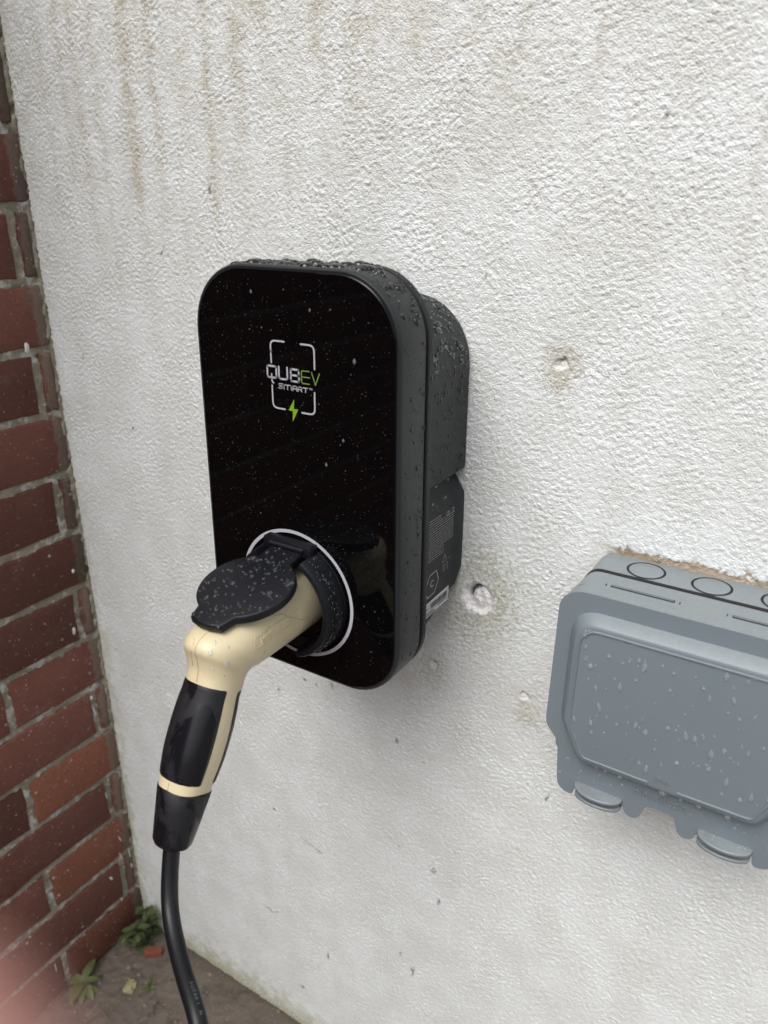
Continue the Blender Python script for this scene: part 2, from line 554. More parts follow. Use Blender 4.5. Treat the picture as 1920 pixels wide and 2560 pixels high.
# run-off streaks from above
for x0, wdt, ztop, zbot, a in ((.175, .0055, 1.3, .96, .55), (.207, .0042, 1.3, 1.00, .45), (.272, .0035, 1.3, .98, .42), (.3065, .006, 1.3, 1.02, .40),
                              (.389, .005, 1.3, 1.08, .5), (.355, .003, 1.1, .99, .30), (.245, .005, 1.3, 1.07, .22), (.335, .009, 1.3, 1.1, .25), (.425, .012, 1.3, 1.05, .28),
                              (.055, .003, 1.2, 1.0, .22), (.105, .004, 1.3, .96, .25), (.132, .003, 1.25, .9, .22), (.085, .002, 1.3, 1.0, .2), (.608, .003, 1.2, 1.06, .28), (.47, .015, 1.3, 1.08, .2), (.711, .0025, 1.12, .95, .28), (.53, .02, 1.3, 1.05, .12), (.232, .003, 1.16, .9, .15)):
    prof = np.exp(-((X - x0 - wob * .6 - (nm - .5) * .003) / (wdt * 1.35)) ** 2)
    stain += prof * a * 1.4 * np.clip((Z - zbot) / .10, 0, 1) * np.clip((ztop - Z) / .02, 0, 1) * (.65 + .6 * nl)
stain += .44 * np.clip((Z - .92) / .25, 0, 1) * nl * np.clip((.80 - X) / .25, 0, 1) + .13 * sg(fftnoise(nz, nx, .03, .12, 15, R(90), 3.0, DX) * 2 - 1)
# algae at the foot and along the brick corner
low = np.clip(1 - (Z - .001) / (.030 + .030 * nl), 0, 1)
algae += low ** 1.1 * 1.0 + .28 * nl * np.clip((.16 - Z) / .16, 0, 1) * np.clip((.45 - X) / .35, 0, 1)
algae += .75 * np.clip(1 - X / (.012 + .020 * nl), 0, 1) * (.35 + .65 * np.clip((.75 - Z) / .5, 0, 1))
algae += .22 * np.clip(1 - X / .07, 0, 1) * nl * (Z < .7)
def blob(cx, cz, rx, rz, a, arr, soft=.35, jig=.35):
    d = np.hypot((X - cx) / rx, (Z - cz) / rz) + (nm - .5) * jig * 2
    arr += a * np.clip((1 - d) / soft, 0, 1)
blob(.5455, .7324, .046, .050, .55, algae, .8, .6)
blob(.558, .712, .022, .018, .25, stain, .7, .5); blob(.551, .768, .020, .022, .45, stain, .8, .6); blob(.57, .735, .012, .02, .25, algae, .6, .5)
blob(.598, .630, .014, .018, .7, stain, .7, .5); blob(.594, .6486, .013, .010, .30, stain, .7)
blob(.5046, .641, .016, .021, .6, stain, .6, .5)
blob(.6011, .940, .0165, .0200, .70, stain, .3, .3); blob(.6011, .926, .012, .010, .25, stain, .6)
for cx, cz in ((.6011, .9417), (.5046, .6492), (.5945, .6486)):
    d = np.hypot(X - cx, Z - cz)
    filler = np.maximum(filler, .75 * np.clip((.0050 - d) / .002, 0, 1))
    sm_ = np.clip((.014 - d + (nm - .5) * .008) / .006, 0, 1)
    hgt = hgt * (1 - .55 * sm_) - .0004 * sm_
    hgt += -.0030 * np.clip((.0046 + (nm - .5) * .003 - d) / .0012, 0, 1) + .0013 * np.clip((.0030 + (nm - .5) * .004 - np.hypot(X - cx - .0006, Z - cz + .0010)) / .001, 0, 1) + .0003 * nm * np.clip((.010 - d) / .004, 0, 1)
    dark += .9 * np.exp(-(((X - cx) / .0030) ** 2 + ((Z - cz - .0030) / .0009) ** 2))  # shade under the upper rim of the plug recess, put into the colour
# large filled core hole with a crescent gap
cx, cz = .5455, .7324
d = np.hypot(X - cx, (Z - cz)); th = np.arctan2(Z - cz, X - cx)
jit = (nm - .5) * .006
sm_ = np.clip((.032 - d + jit) / .014, 0, 1)
hgt = hgt * (1 - .8 * sm_)
crat = np.clip((.0150 - d + jit * .5) / .003, 0, 1)
hgt += -.0036 * crat + .0004 * np.exp(-((d - .0165 + jit) / .003) ** 2)
hgt += .0016 * np.clip((.0095 - np.hypot(X - cx - .002, Z - cz - .001)) / .003, 0, 1) + .0010 * (nm - .3) * crat + .0008 * (nm - .5) * np.clip((.024 - d) / .008, 0, 1)
filler = np.maximum(filler, np.clip((.0175 - d + jit) / .003, 0, 1) * 1.0)
filler = np.maximum(filler, .65 * np.clip((.010 - np.hypot(X - cx + .010, Z - cz + .008) + jit) / .004, 0, 1))
gap = np.exp(-((np.hypot(X - cx - .0025, Z - cz) - .0105 + jit * .12) / .0017) ** 2) * np.clip((np.cos(th - R(140)) - .50) / .12, 0, 1)
hgt += -.006 * gap; dark += 1.0 * gap  # gap is also coloured dark for its shade
# chipped, bare strip above the grey box and thin hairline crack
bs = .8088 + .0011 * fftnoise(nz, nx, .003, .012, 21, None, 1, DX) + .0012 * fftnoise(nz, nx, .012, .05, 22, None, 1, DX)
inb = (X > .647) & (X < .812) & (Z > .70)
bare = np.where(inb, np.clip((bs - Z) / .0016 + .3, 0, 1), 0) * np.clip((X - .647) / .012, 0, 1)
bare = np.where(Z < .80, 0, bare)
hgt += -.0010 * bare + .0008 * bare * nm
blob(.646, .807, .006, .005, .5, stain, .6)
crk = np.interp(xs, [.46, .473, .482, .494], [1.0003, 1.0006, 1.0024, 1.0026])[None, :] + .0006 * fftnoise(8, nx, .003, .01, 31, None, 1, DX)[:1, :]
cr = np.exp(-((Z - crk) / .0007) ** 2) * ((X > .455) & (X < .494)); dark += .6 * cr * (nm > .42)
# dirt marks
marks = [(.464, .5464, .0022, .005, 20), (.5107, .3963, .0042, .0045, 0), (.5187, .3548, .0018, .005, -15), (.3673, .1667, .002, .006, 0),
         (.4895, .2262, .0026, .010, 0), (.4728, .2455, .0015, .006, 0), (.6243, .5498, .0013, .007, -20), (.2924, .3682, .003, .002, 0),
         (.2727, .1897, .009, .002, -10), (.285, .1925, .006, .0012, 20), (.1972, 1.0056, .0014, .007, -35), (.0553, .8905, .001, .005, -20), (.1236, .82, .0018, .003, -30),
         (.3114, .5481, .0022, .006, 12), (.349, .5767, .003, .0025, -30), (.3841, .5822, .0018, .006, 30), (.365, .5745, .003, .0022, 20), (.5539, 1.1452, .002, .002, 0),
         (.6539, 1.1006, .002, .002, 0), (.5377, 1.0001, .0006, .0028, -15), (.3225, .0786, .006, .003, 10), (.2662, 1.0609, .003, .005, 0), (.64, .9417, .001, .001, 0),
         (.705, .985, .001, .001, 0), (.62, 1.06, .0012, .001, 0), (.555, 1.07, .0012, .001, 0)]
for mx_, mz_, a, b, deg in marks:
    c, s = math.cos(R(deg)), math.sin(R(deg))
    u = (X - mx_) * c + (Z - mz_) * s; v = -(X - mx_) * s + (Z - mz_) * c
    dark += .75 * np.clip(1.25 - np.sqrt((u / a) ** 2 + (v / b) ** 2) - (nm - .35) * 1.1, 0, 1)
uu = np.clip((X - .330) / .034, 0, 1)
dark += .7 * np.exp(-((Z - (.3460 - .009 * uu)) / .0013) ** 2) * ((X > .330) & (X < .364)) * np.clip(uu + .2, 0, 1) * (nm > .35)
for i in range(70):
    px_, pz_, r_ = rng.uniform(.02, .84), rng.uniform(.02, 1.22), rng.uniform(.0006, .0013)
    j0 = int(px_ / DX); i0 = int((pz_ + .012) / DX)
    sl_ = (slice(max(0, i0 - 4), i0 + 5), slice(max(0, j0 - 4), j0 + 5))
    dark[sl_] += .5 * np.exp(-((X[sl_] - px_) ** 2 + (Z[sl_] - pz_) ** 2) / r_ ** 2)
rough = np.clip(.86 + .05 * w1 + .06 * fftnoise(nz, nx, .012, .05, 23, R(-25), 2.5, DX) + .10 * fftnoise(nz, nx, .004, .015, 24, None, 1, DX), .15, 1.0)
rough *= .78 + .22 * np.clip((Z - .35) / .5, 0, 1)
mottle = np.clip(sg(fftnoise(nz, nx, .05, .25, 16, None, 1, DX) * 1.3) + .16 * fftnoise(nz, nx, .003, .02, 17, None, 1, DX), 0, 1)
grime = np.clip(.22 * sg(fftnoise(nz, nx, .008, .05, 18, None, 1, DX) * 2 - .8) + .10 * fftnoise(nz, nx, .002, .008, 19, None, 1, DX), 0, .7)
gq = np.clip(.72 + .28 * fftnoise(nz, nx, .002, .008, 20, None, 1, DX), 0, 1.2)
stain *= gq; algae *= gq
# ragged left edge against the brick return
edge = .0014 + .0008 * fftnoise(nz, 8, .006, .05, 41, None, 1, DX)[:, :1] + .0004 * fftnoise(nz, 8, .002, .006, 42, None, 1, DX)[:, :1]
edge = np.maximum(edge, .0002)
near = np.clip(1 - X / .02, 0, 1)
PX = X + edge * near
PY = -hgt
PY += .0022 * np.clip(1 - X / .006, 0, 1) ** 2          # rounds over at the edge
PY[:, 0] += .009
# coarse continuation of the same sheet outside the detailed area
def ext_axis(a, hi, n):
    return np.concatenate([a, np.linspace(a[-1] + .02, hi, n)])
ex = np.linspace(.88, 4.2, 40); ez = np.linspace(1.29, 3.0, 24)
XX = np.concatenate([PX, np.repeat(ex[None, :], nz, 0)], 1)
YY = np.concatenate([PY, np.zeros((nz, len(ex)))], 1)
ZZ = np.concatenate([Z, np.repeat(Z[:, :1], len(ex), 1)], 1)
XX = np.concatenate([XX, np.repeat(XX[-1:], len(ez), 0)], 0)
YY = np.concatenate([YY, np.zeros((len(ez), YY.shape[1]))], 0)
ZZ = np.concatenate([ZZ, np.repeat(ez[:, None], XX.shape[1], 1)], 0)
def pad(a, out=0.0): return np.pad(np.clip(a, 0, 1), ((0, len(ez)), (0, len(ex))), mode='constant', constant_values=out)
wall = grid_mesh('rendered_wall', np.stack([XX, YY, ZZ], -1), M_WALL,
                 dict(stain=pad(stain, .12), algae=pad(algae), dark=pad(dark), bare=pad(bare), filler=pad(filler), mottle=pad(mottle, .5), grime=pad(grime, .15), rough=pad(rough, .9)), None, (0, 0, 0))
tag(wall, 'white painted roughcast house wall with brown run-off streaks', 'wall')

# ---------------------------------------------------------------- ground
def axis(fine0, fine1, d, far0, far1):
    a = np.arange(fine0, fine1, d)
    return np.concatenate([fine0 - np.geomspace(.02, fine0 - far0, 26)[::-1], a, fine1 + np.geomspace(.02, far1 - fine1, 26)])
gx = axis(-.03, .42, .0022, -30, 30); gy = axis(-.40, .03, .0022, -30, 30)
GX, GY = np.meshgrid(gx, gy)
gh, gw = GX.shape
gn = fftnoise(gh, gw, .004, .012, 51, None, 1, .0022) * .0003 + fftnoise(gh, gw, .015, .06, 52, None, 1, .0022) * .0005
fineM = ((GX > -.05) & (GX < .44) & (GY > -.42) & (GY < .05)).astype(float)
nn = fftnoise(gh, gw, .01, .05, 53, None, 1, .0022) * .003
j1 = .5 * np.exp(-((GY + .062 + .25 * (GX - .05) + nn) / .0022) ** 2) * (GX > .045)
j2 = np.exp(-((GX - .118 + .1 * GY + nn) / .0022) ** 2) * (GY < -.08)
j3 = np.exp(-((GX + GY * .7 - .005 + nn) / .0025) ** 2) * (GY > -.16) * (GY < -.03) * .0
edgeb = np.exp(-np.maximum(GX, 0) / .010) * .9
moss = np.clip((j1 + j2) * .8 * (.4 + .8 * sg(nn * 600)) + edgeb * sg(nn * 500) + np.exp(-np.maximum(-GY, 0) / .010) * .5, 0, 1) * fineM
GZ = (gn - .0035 * (j1 + j2) - .004 * edgeb * .5) * fineM - .0005
ground = grid_mesh('ground', np.stack([GX, GY, GZ], -1), M_GROUND, dict(moss=moss))
tag(ground, 'dirty brown concrete ground below the two walls', 'ground', kind='structure')

# ---------------------------------------------------------------- brick return wall (x = 0 face)
bw = thing('brick_wall', 'dark red brick wall meeting the white wall at the left', 'wall', (0, 0, 0))
C75 = .075; ZJ = .0692 - C75          # centre of the bed joint just under the ground
PA, PBND = .0213, .0213 + .1125
mys = np.arange(-.42, .012, .0026); mzs = np.arange(-.03, 1.29, .0026)
MYg, MZg = np.meshgrid(mys, mzs)
mh, mw = MYg.shape
mn = fftnoise(mh, mw, .003, .009, 61, None, 1, .0026); mn2 = fftnoise(mh, mw, .012, .05, 62, None, 1, .0026)
smear = np.clip((MYg + .0030 + .0012 * mn2) / .003, 0, 1) * np.clip((.012 - MYg) / .006, .0, 1)
mxh = -.0028 + (.0006 * mn + .0006 * mn2) * (1 - .75 * smear) + smear * .0036
mo = grid_mesh('mortar', np.stack([mxh, MYg, MZg], -1), M_MORTAR, dict(joint=np.clip(1 - smear * .8, 0, 1)), bw)
def brick_mesh(mb, y0, y1, z0, z1, dep, seed):
    """Face towards +x at x~0, y0<y1."""
    r = random.Random(seed)
    n = 7; mzn = 3
    per = []
    for i in range(n): per.append((y0 + (y1 - y0) * i / n, z0))
    for i in range(mzn): per.append((y1, z0 + (z1 - z0) * i / mzn))
    for i in range(n): per.append((y1 - (y1 - y0) * i / n, z1))
    for i in range(mzn): per.append((y0, z1 - (z1 - z0) * i / mzn))
    jit = [(r.gauss(0, .0009), r.gauss(0, .0009)) for _ in per]
    cy, cz = (y0 + y1) / 2, (z0 + z1) / 2
    def ring(x, ins):
        o = []
        for (y, z), (jy, jz) in zip(per, jit):
            yy = y + jy; zz = z + jz
            yy += ins * (1 if yy < cy else -1) * min(1, abs(yy - cy) / max(1e-4, (y1 - y0) / 2)) ** 4
            zz += ins * (1 if zz < cz else -1) * min(1, abs(zz - cz) / max(1e-4, (z1 - z0) / 2)) ** 4
            o.append((x, yy, zz))
        return o
    fx = r.gauss(.0, .0006)
    rings = [ring(-dep, 0), ring(fx - .0022, 0), ring(fx - .0006, .0009), ring(fx, .0026)]
    V, F = loft(rings, False, True)
    mb.add(V, F)
red = {(10, 0), (12, 0), (14, 0)}
courses = range(-14, 16)      # 15 = lowest course visible (index counts joints downwards from the top)
rest = MB()
bcount = 0
for ci in range(-7, 15):
    zc = ZJ + (15 - 1 - ci) * C75 + C75 / 2      # course between joint ci+? and the next
    z0, z1 = zc - C75 / 2 + .0048, zc + C75 / 2 - .0048
    if ci > 14: continue
    typeA = (ci % 2 != 0)
    first = PA if typeA else PBND
    edges = [0.012, -first] + [-first - .225 * i for i in range(1, 16)]
    for bi in range(len(edges) - 1):
        yb, ya = edges[bi], edges[bi + 1]
        y1 = yb - (.0048 if bi else 0); y0 = ya + .0048
        if bi == 0: y1 = -.0015 if typeA else .004
        seed = ci * 97 + bi
        vis = (zc < 1.29) and (y1 > -.33)
        if vis:
            mb = MB()
            brick_mesh(mb, y0, y1, z0, z1, .02, seed)
            m_ = M_BRICKR if (ci, bi) in red else M_BRICK
            mb.build('brick', m_, bw, sharp=50)
            bcount += 1
        else:
            brick_mesh(rest, y0, y1, z0, z1, .02, seed)
rest.build('brick_field', M_BRICK, bw, kind='stuff')
V, F = boxm(-.22, -.0075, -3.6, .20, -.03, 1.645)
mk('wall_core', V, F, M_MORTAR, bw, False)
# paint splashes on the brick face
sp = MB()
for y, z, l, wd_, a in ((-.0235, .409, .018, .0016, 8), (-.0245, .432, .007, .004, 5), (-.028, .268, .014, .0014, 6), (-.018, .178, .012, .0016, 15), (-.021, .147, .016, .0016, 12), (-.006, .140, .02, .0015, 4),
                        (-.006, .115, .01, .0016, 0), (-.043, .123, .010, .0035, 20), (-.150, .055, .018, .0012, 0), (-.032, .07, .006, .002, 0), (-.095, .028, .006, .001, 40), (-.02, .62, .006, .004, 0), (-.033, .54, .012, .005, 0), (-.03, .90, .012, .006, 0)):
    c, s = math.cos(R(a)), math.sin(R(a))
    n = 10
    ringo = []
    for sc, xx in ((1.0, .0004), (.6, .0015)):
        ringo.append([(xx, y + (math.cos(2 * math.pi * i / n) * wd_ / 2 * c - math.sin(2 * math.pi * i / n) * l / 2 * s) * sc * (1 + .25 * math.sin(i * 2.3)),
                       z + (math.cos(2 * math.pi * i / n) * wd_ / 2 * s + math.sin(2 * math.pi * i / n) * l / 2 * c) * sc) for i in range(n)])
    V, F = loft(ringo, False, True)
    sp.add(V, F)
sp.build('paint_splashes', M_PAINT, bw, kind='stuff')

# ---------------------------------------------------------------- raindrops
def drop(mb, p, nrm, r, h=.45, n=8, rings=3, stretch=1.0, down=None, taper=0.0, base=True):
    nrm = Vector(nrm).normalized()
    dn = Vector(down) if down is not None else Vector((0, 0, -1))
    t = dn - nrm * dn.dot(nrm)
    if t.length < 1e-3: t = Vector((1, 0, 0)) - nrm * nrm.x
    t.normalize()
    s = nrm.cross(t)
    p = Vector(p)
    R_s = []
    for i in range(rings):
        ph = (math.pi / 2) * i / rings
        cr, ch = math.cos(ph), math.sin(ph)
        ring = []
        for j in range(n):
            a = 2 * math.pi * j / n
            ca, sa = math.cos(a), math.sin(a)
            tt = ca * stretch
            wv = sa * (1 - taper * max(0, -ca))
            ring.append(p + (t * tt + s * wv) * r * cr + nrm * (ch * r * h * (1 + .35 * taper * ca)) - nrm * (.00003 if i == 0 else 0))
        R_s.append(ring)
    V, F = loft(R_s, False, False)
    V.append(tuple(p + nrm * r * h))
    b = (rings - 1) * n
    for j in range(n): F.append((b + j, b + (j + 1) % n, len(V) - 1))
    if base: F.append(tuple(range(n))[::-1])
    mb.add(V, F)

# ---------------------------------------------------------------- EV charger
CX = .45275
ch = thing('wall_charger', 'black glass-fronted car charging unit screwed to the white wall', 'car charger', (CX, 0, .70))
ZB, ZT = .6979, 1.0118
def cont(ins, n=12):
    pts = rrect(CX - .0897 + ins, CX + .0897 - ins, ZB + ins, ZT - ins, .0465 - ins * .8, n)
    out = []
    for x, z in pts:
        k_ = max(0, min(1, (z - .82) / .15)) * .0038
        if x < CX: x += k_ * min(1, (CX - x) / .05)
        out.append((x, z))
    return out
def cring(ins, y): return [(x, y, z) for x, z in cont(ins)]
V, F = loft([cring(.0032, -.1288), cring(.0014, -.1292), cring(.0003, -.1280), cring(0, -.1262), cring(.0000, -.0975), cring(.0004, -.0968), cring(.0022, -.0964)], False, False)
mk('front_frame', V, F, M_FRAME, ch, sharp=40)
V, F = loft([cring(.0022, -.0968), cring(.0022, -.0928)], False, False)
mk('frame_groove', V, F, M_FRAMED, ch)
V, F = loft([cring(.0022, -.0932), cring(.0004, -.0928), cring(0, -.0922), cring(0, -.0875), cring(.0006, -.0868), cring(.012, -.0866)], False, False)
mk('back_frame', V, F, M_FRAME, ch, sharp=40)
V, F = loft([cring(.02, -.12), cring(.0031, -.12), cring(.0031, -.1296), cring(.0036, -.1300)], False, True)
glass = mk('glass_panel', V, F, M_GLASS, ch, sharp=30)
V, F = loft([cring(.011, -.0864), cring(.011, -.0840)], True, True)
mk('shadow_gap', V, F, M_FRAMED, ch)
# rear upper cover
RX = .0759
def rc(ins, y):
    pts = rrect(CX - RX + ins, CX + RX - ins, .8490, .9850 - ins, (.050, .050, .002, .002), 12)
    return [(x, y, z) for x, z in pts]
V, F = loft([rc(0, -.0845), rc(0, -.0030), rc(.0012, -.0008), rc(.0012, .002)], True, False)
mk('rear_cover', V, F, M_REAR, ch, sharp=40)
# rear lower body with sloping underside and notch
def rl(y, xo):
    zb = .7437 - .0317 * min(1, -y / .081)
    if y > -.012: zb += .010 * (1 + y / .012)
    prof = [(.0665, .8505), (.0665, .842), (xo, .8275), (xo + .0003, .80), (xo, zb + .008), (xo - .006, zb)]
    return [(CX + a, y, z) for a, z in prof] + [(CX - a, y, z) for a, z in prof[::-1]]
V, F = loft([rl(-.0845, .0737), rl(-.06, .0737), rl(-.03, .0738), rl(-.016, .0739), rl(-.012, .0757), rl(-.003, .0757), rl(.002, .0750)], True, False)
mk('rear_body', V, F, M_REAR, ch, sharp=30)

# printed logo on the glass
def ribbon(mb, pts, w, y=-.13025, rounded=True):
    P = [Vector((CX + a / 1000, 0, .8546 + b / 1000)) for a, b in pts]
    for i in range(len(P) - 1):
        a, b = P[i], P[i + 1]
        d = (b - a).normalized(); s = Vector((-d.z, 0, d.x)) * w / 2000
        e = d * (w / 2000) * .85
        q = [a - e * .3 + s, b + e * .3 + s, b + e * .3 - s, a - e * .3 - s]
        yy = y - .000004 * (i % 2)
        mb.add([(v.x, yy, v.z) for v in q], [(0, 1, 2, 3)])
        if rounded:
            for c in (a, b):
                mb.add([(c.x + w / 2000 * math.cos(t * math.pi / 5), yy - .000002, c.z + w / 2000 * math.sin(t * math.pi / 5)) for t in range(10)], [tuple(range(10))])
def arcs(pts, r=3.2, closed=False):
    """Polyline with rounded corners (mm)."""
    P = [Vector((a, b, 0)) for a, b in pts]
    out = [] if closed else [pts[0]]
    idx = range(len(P)) if closed else range(1, len(P) - 1)
    for i in idx:
        a, b, c = P[i - 1], P[i], P[(i + 1) % len(P)]
        u = (a - b).normalized(); v = (c - b).normalized()
        for t in range(5):
            f = t / 4
            q = (b + u * r) * (1 - f) ** 2 + b * 2 * f * (1 - f) + (b + v * r) * f ** 2
            out.append((q.x, q.y))
    out.append(out[0] if closed else pts[-1])
    return out
lw = MB()
for pl in ([(-2.9, 107.8), (-15.0, 107.8), (-15.0, 92.3)], [(11.4, 107.5), (22.7, 107.5), (22.6, 91.7)], [(-15.3, 76.2), (-15.4, 60.4), (-4.6, 60.4)], [(22.0, 75.5), (21.7, 60.0), (10.5, 60.0)]):
    ribbon(lw, arcs(pl, 4.2), 1.15)
mk('logo_bracket', lw.V, lw.F, M_PRINTW, ch, False)
qb = MB()
ribbon(qb, arcs([(-19.0, 90.0), (-10.9, 90.0), (-10.9, 82.0), (-19.0, 82.0)], 1.6, True), 1.35)
ribbon(qb, [(-15.2, 84.3), (-15.1, 79.2), (-13.9, 78.1)], 1.0)
ribbon(qb, arcs([(-8.5, 90.2), (-8.6, 81.9), (-1.2, 81.9), (-1.1, 90.2)], 1.8), 1.3)
ribbon(qb, arcs([(1.9, 85.6), (1.9, 89.7), (8.9, 89.7), (8.9, 85.6), (1.9, 85.6)], 1.1), 1.3)
ribbon(qb, arcs([(1.9, 85.6), (9.0, 85.6), (9.0, 81.4), (1.9, 81.4), (1.9, 85.6)], 1.1), 1.3)
ribbon(qb, arcs([(-5.6, 78.3), (-9.1, 78.3), (-9.1, 76.8), (-6.1, 76.8), (-6.1, 75.2), (-9.6, 75.2)], .5), .62)
ribbon(qb, arcs([(-4.6, 74.9), (-4.6, 78.0), (1.8, 78.0), (1.8, 74.9)], .8), .62); ribbon(qb, [(-1.4, 78.0), (-1.4, 74.9)], .62)
ribbon(qb, arcs([(3.2, 74.8), (3.2, 78.0), (6.8, 78.0), (6.8, 74.8)], .8), .62); ribbon(qb, [(3.2, 76.2), (6.8, 76.2)], .6)
ribbon(qb, arcs([(7.9, 74.8), (7.9, 78.0), (11.3, 78.0), (11.3, 76.3), (7.9, 76.3)], .7), .62); ribbon(qb, [(9.8, 76.3), (11.2, 74.8)], .62)
ribbon(qb, [(12.3, 77.9), (16.2, 77.9)], .62); ribbon(qb, [(14.3, 77.9), (14.3, 74.8)], .62)
ribbon(qb, [(17.4, 78.2), (18.6, 78.2)], .28); ribbon(qb, [(18.0, 78.2), (18.0, 77.0)], .28)
ribbon(qb, [(19.0, 77.0), (19.0, 78.2), (19.5, 77.4), (20.0, 78.2), (20.0, 77.0)], .28)
mk('logo_lettering', qb.V, qb.F, M_PRINTW, ch, False)
ge = MB()
ribbon(ge, arcs([(18.0, 89.6), (11.2, 89.6), (11.2, 80.9), (17.8, 80.9)], 1.6), .7); ribbon(ge, [(11.2, 85.4), (18.2, 85.4)], .7)
ribbon(ge, [(20.0, 89.2), (23.0, 80.9), (26.6, 89.2)], .7)
mk('logo_green_letters', ge.V, ge.F, M_PRINTE, ch, False)
bolt = [(3.9, 68.6), (-1.5, 60.1), (2.3, 60.1), (1.9, 52.3), (7.2, 61.8), (3.4, 61.8)]
mk('logo_bolt', [(CX + a / 1000, -.13026, .8546 + b / 1000) for a, b in bolt], [(0, 1, 2, 5), (2, 3, 4, 5)], M_PRINTG, ch, False)
# white ring round the socket
RX0, RZ0 = .4505, .7685
V = []; F = []
n = 96
for i in range(n):
    a = 2 * math.pi * i / n
    for r_ in (.0536, .0509): V.append((RX0 + r_ * math.cos(a), -.13025, RZ0 + r_ * math.sin(a)))
for i in range(n): F.append((2 * i, 2 * ((i + 1) % n), 2 * ((i + 1) % n) + 1, 2 * i + 1))
mk('status_ring', V, F, M_PRINTW, ch, False)
# socket collar (C-shaped, open at hinge and underneath)
sock = mk('socket_well', *loft([[(RX0 + r_ * math.cos(2 * math.pi * i / 40), y, RZ0 + r_ * math.sin(2 * math.pi * i / 40)) for i in range(40)] for r_, y in ((.0475, -.1295), (.0470, -.1312), (.0375, -.1316), (.0368, -.1312), (.0368, -.124))], True, True), M_SOCK, ch)
V = []; F = []
secs = []
a0, a1 = -71, 62
for side in (1, -1):
    rings = []
    for i in range(33):
        a = R(a0 + (a1 - a0) * i / 32)
        c, s = math.cos(a) * side, math.sin(a)
        prof = [(.0466, -.1308), (.0462, -.140), (.0452, -.1480), (.0440, -.1502), (.0415, -.1508), (.0398, -.1500), (.0385, -.1440), (.0380, -.1308)]
        rings.append([(RX0 + r_ * c, y, RZ0 + r_ * s) for r_, y in prof])
    V, F = loft(rings, True, True)
    mk('socket_collar', V, F, M_SOCK, ch, sharp=30)
V, F = boxm(RX0 - .0225, RX0 + .0225, -.1395, -.1305, .8065, .8165, .0012)
mk('hinge_bracket', V, F, M_SOCK, ch)
# flap resting on the plug
PH = .2053
fl_c = Vector((RX0, -.1849, .8005))
fu = Vector((0, -math.cos(PH), -math.sin(PH))); fn = Vector((0, -math.sin(PH), math.cos(PH)))
def flap_pt(a, b, h): return fl_c + Vector((a, 0, 0)) + fu * b + fn * h
def flap_out(ins):
    pts = []
    r_ = .0354 - ins
    t1 = R(28)                                  # tab half angle
    pts += [(-.0135 + ins, .0425 - ins), (-.004, .0448 - ins), (.004, .0448 - ins), (.0135 - ins, .0425 - ins)]
    th0 = math.asin(.0165 / .0354)
    aa = np.linspace(th0, math.pi - .43, 22)
    pts += [(r_ * math.sin(t), r_ * math.cos(t)) for t in aa]
    pts += [(.0148 - ins, -.0470 + ins), (-.0148 + ins, -.0470 + ins)]
    pts += [(-r_ * math.sin(t), r_ * math.cos(t)) for t in aa[::-1]]
    return pts
V, F = loft([[flap_pt(a, b, h) for a, b in flap_out(i_)] for i_, h in ((.0022, -.0058), (.0004, -.0062), (.0, -.0056), (0, -.0008), (.0005, 0.0), (.0012, .00025))], True, True)
flap = mk('socket_flap', V, F, M_LIDP, ch, sharp=40)
V, F = tube([(RX0 - .016, -.1385, .8120), (RX0 + .016, -.1385, .8120)], .0024, 12)
mk('hinge_pin', V, F, M_SOCK, flap)

# side label
XL = CX + .0741
def lab(y, z): return (XL + .00035, y, z)
hx = [(-.0437, .7732), (-.0396, .7634), (-.0469, .7536), (-.0587, .7529), (-.0626, .7626), (-.0555, .7726)]
V = []; F = []
hc = (sum(a for a, b in hx) / 6, sum(b for a, b in hx) / 6)
for a, b in hx:
    V += [lab(a, b), lab(hc[0] + (a - hc[0]) * .93, hc[1] + (b - hc[1]) * .93)]
for i in range(6): F.append((2 * i, 2 * ((i + 1) % 6), 2 * ((i + 1) % 6) + 1, 2 * i + 1))
mk('label_hexagon', V, F, M_PRINTW, ch, False)
def txt(name, s, size, y, z, mat, xo=.0004, sx=1.0):
    V, F = text_mesh(s, size, lambda u, v, w: (XL + xo, y + u * sx, z + v))
    return mk(name, V, F, mat, ch, False)
txt('label_letter', 'C', .0085, -.0512, .7634, M_PRINTW)
txt('label_mark', 'CE', .0052, -.0268, .8172, M_PRINTW)
txt('label_mark', 'UK', .0026, -.0178, .8187, M_PRINTW, .0004, 1.3)
txt('label_mark', 'CA', .0026, -.0178, .8158, M_PRINTW, .0004, 1.3)
mk('label_sticker', [lab(-.0688, .7347), lab(-.0216, .7365), lab(-.0210, .7494), lab(-.0660, .7483)], [(0, 1, 2, 3)], M_STICK, ch, False)
bb = MB()
y = -.0528
while y < -.0250:
    w_ = random.choice((.0004, .0007, .0011)); 
    bb.add([(XL + .0006, y, .7408), (XL + .0006, y + w_, .7408), (XL + .0006, y + w_, .7463), (XL + .0006, y, .7463)], [(0, 1, 2, 3)])
    y += w_ + random.choice((.0004, .0006, .0009))
for yy, zz, ln in ((-.064, .7425, .008), (-.0655, .7385, .018), (-.0655, .7366, .020), (-.04, .7388, .016)):
    bb.add([(XL + .0006, yy, zz), (XL + .0006, yy + ln, zz), (XL + .0006, yy + ln, zz + .0009), (XL + .0006, yy, zz + .0009)], [(0, 1, 2, 3)])
bb.build('label_barcode', M_INK, ch, smooth=False, kind='stuff')
ln = MB()
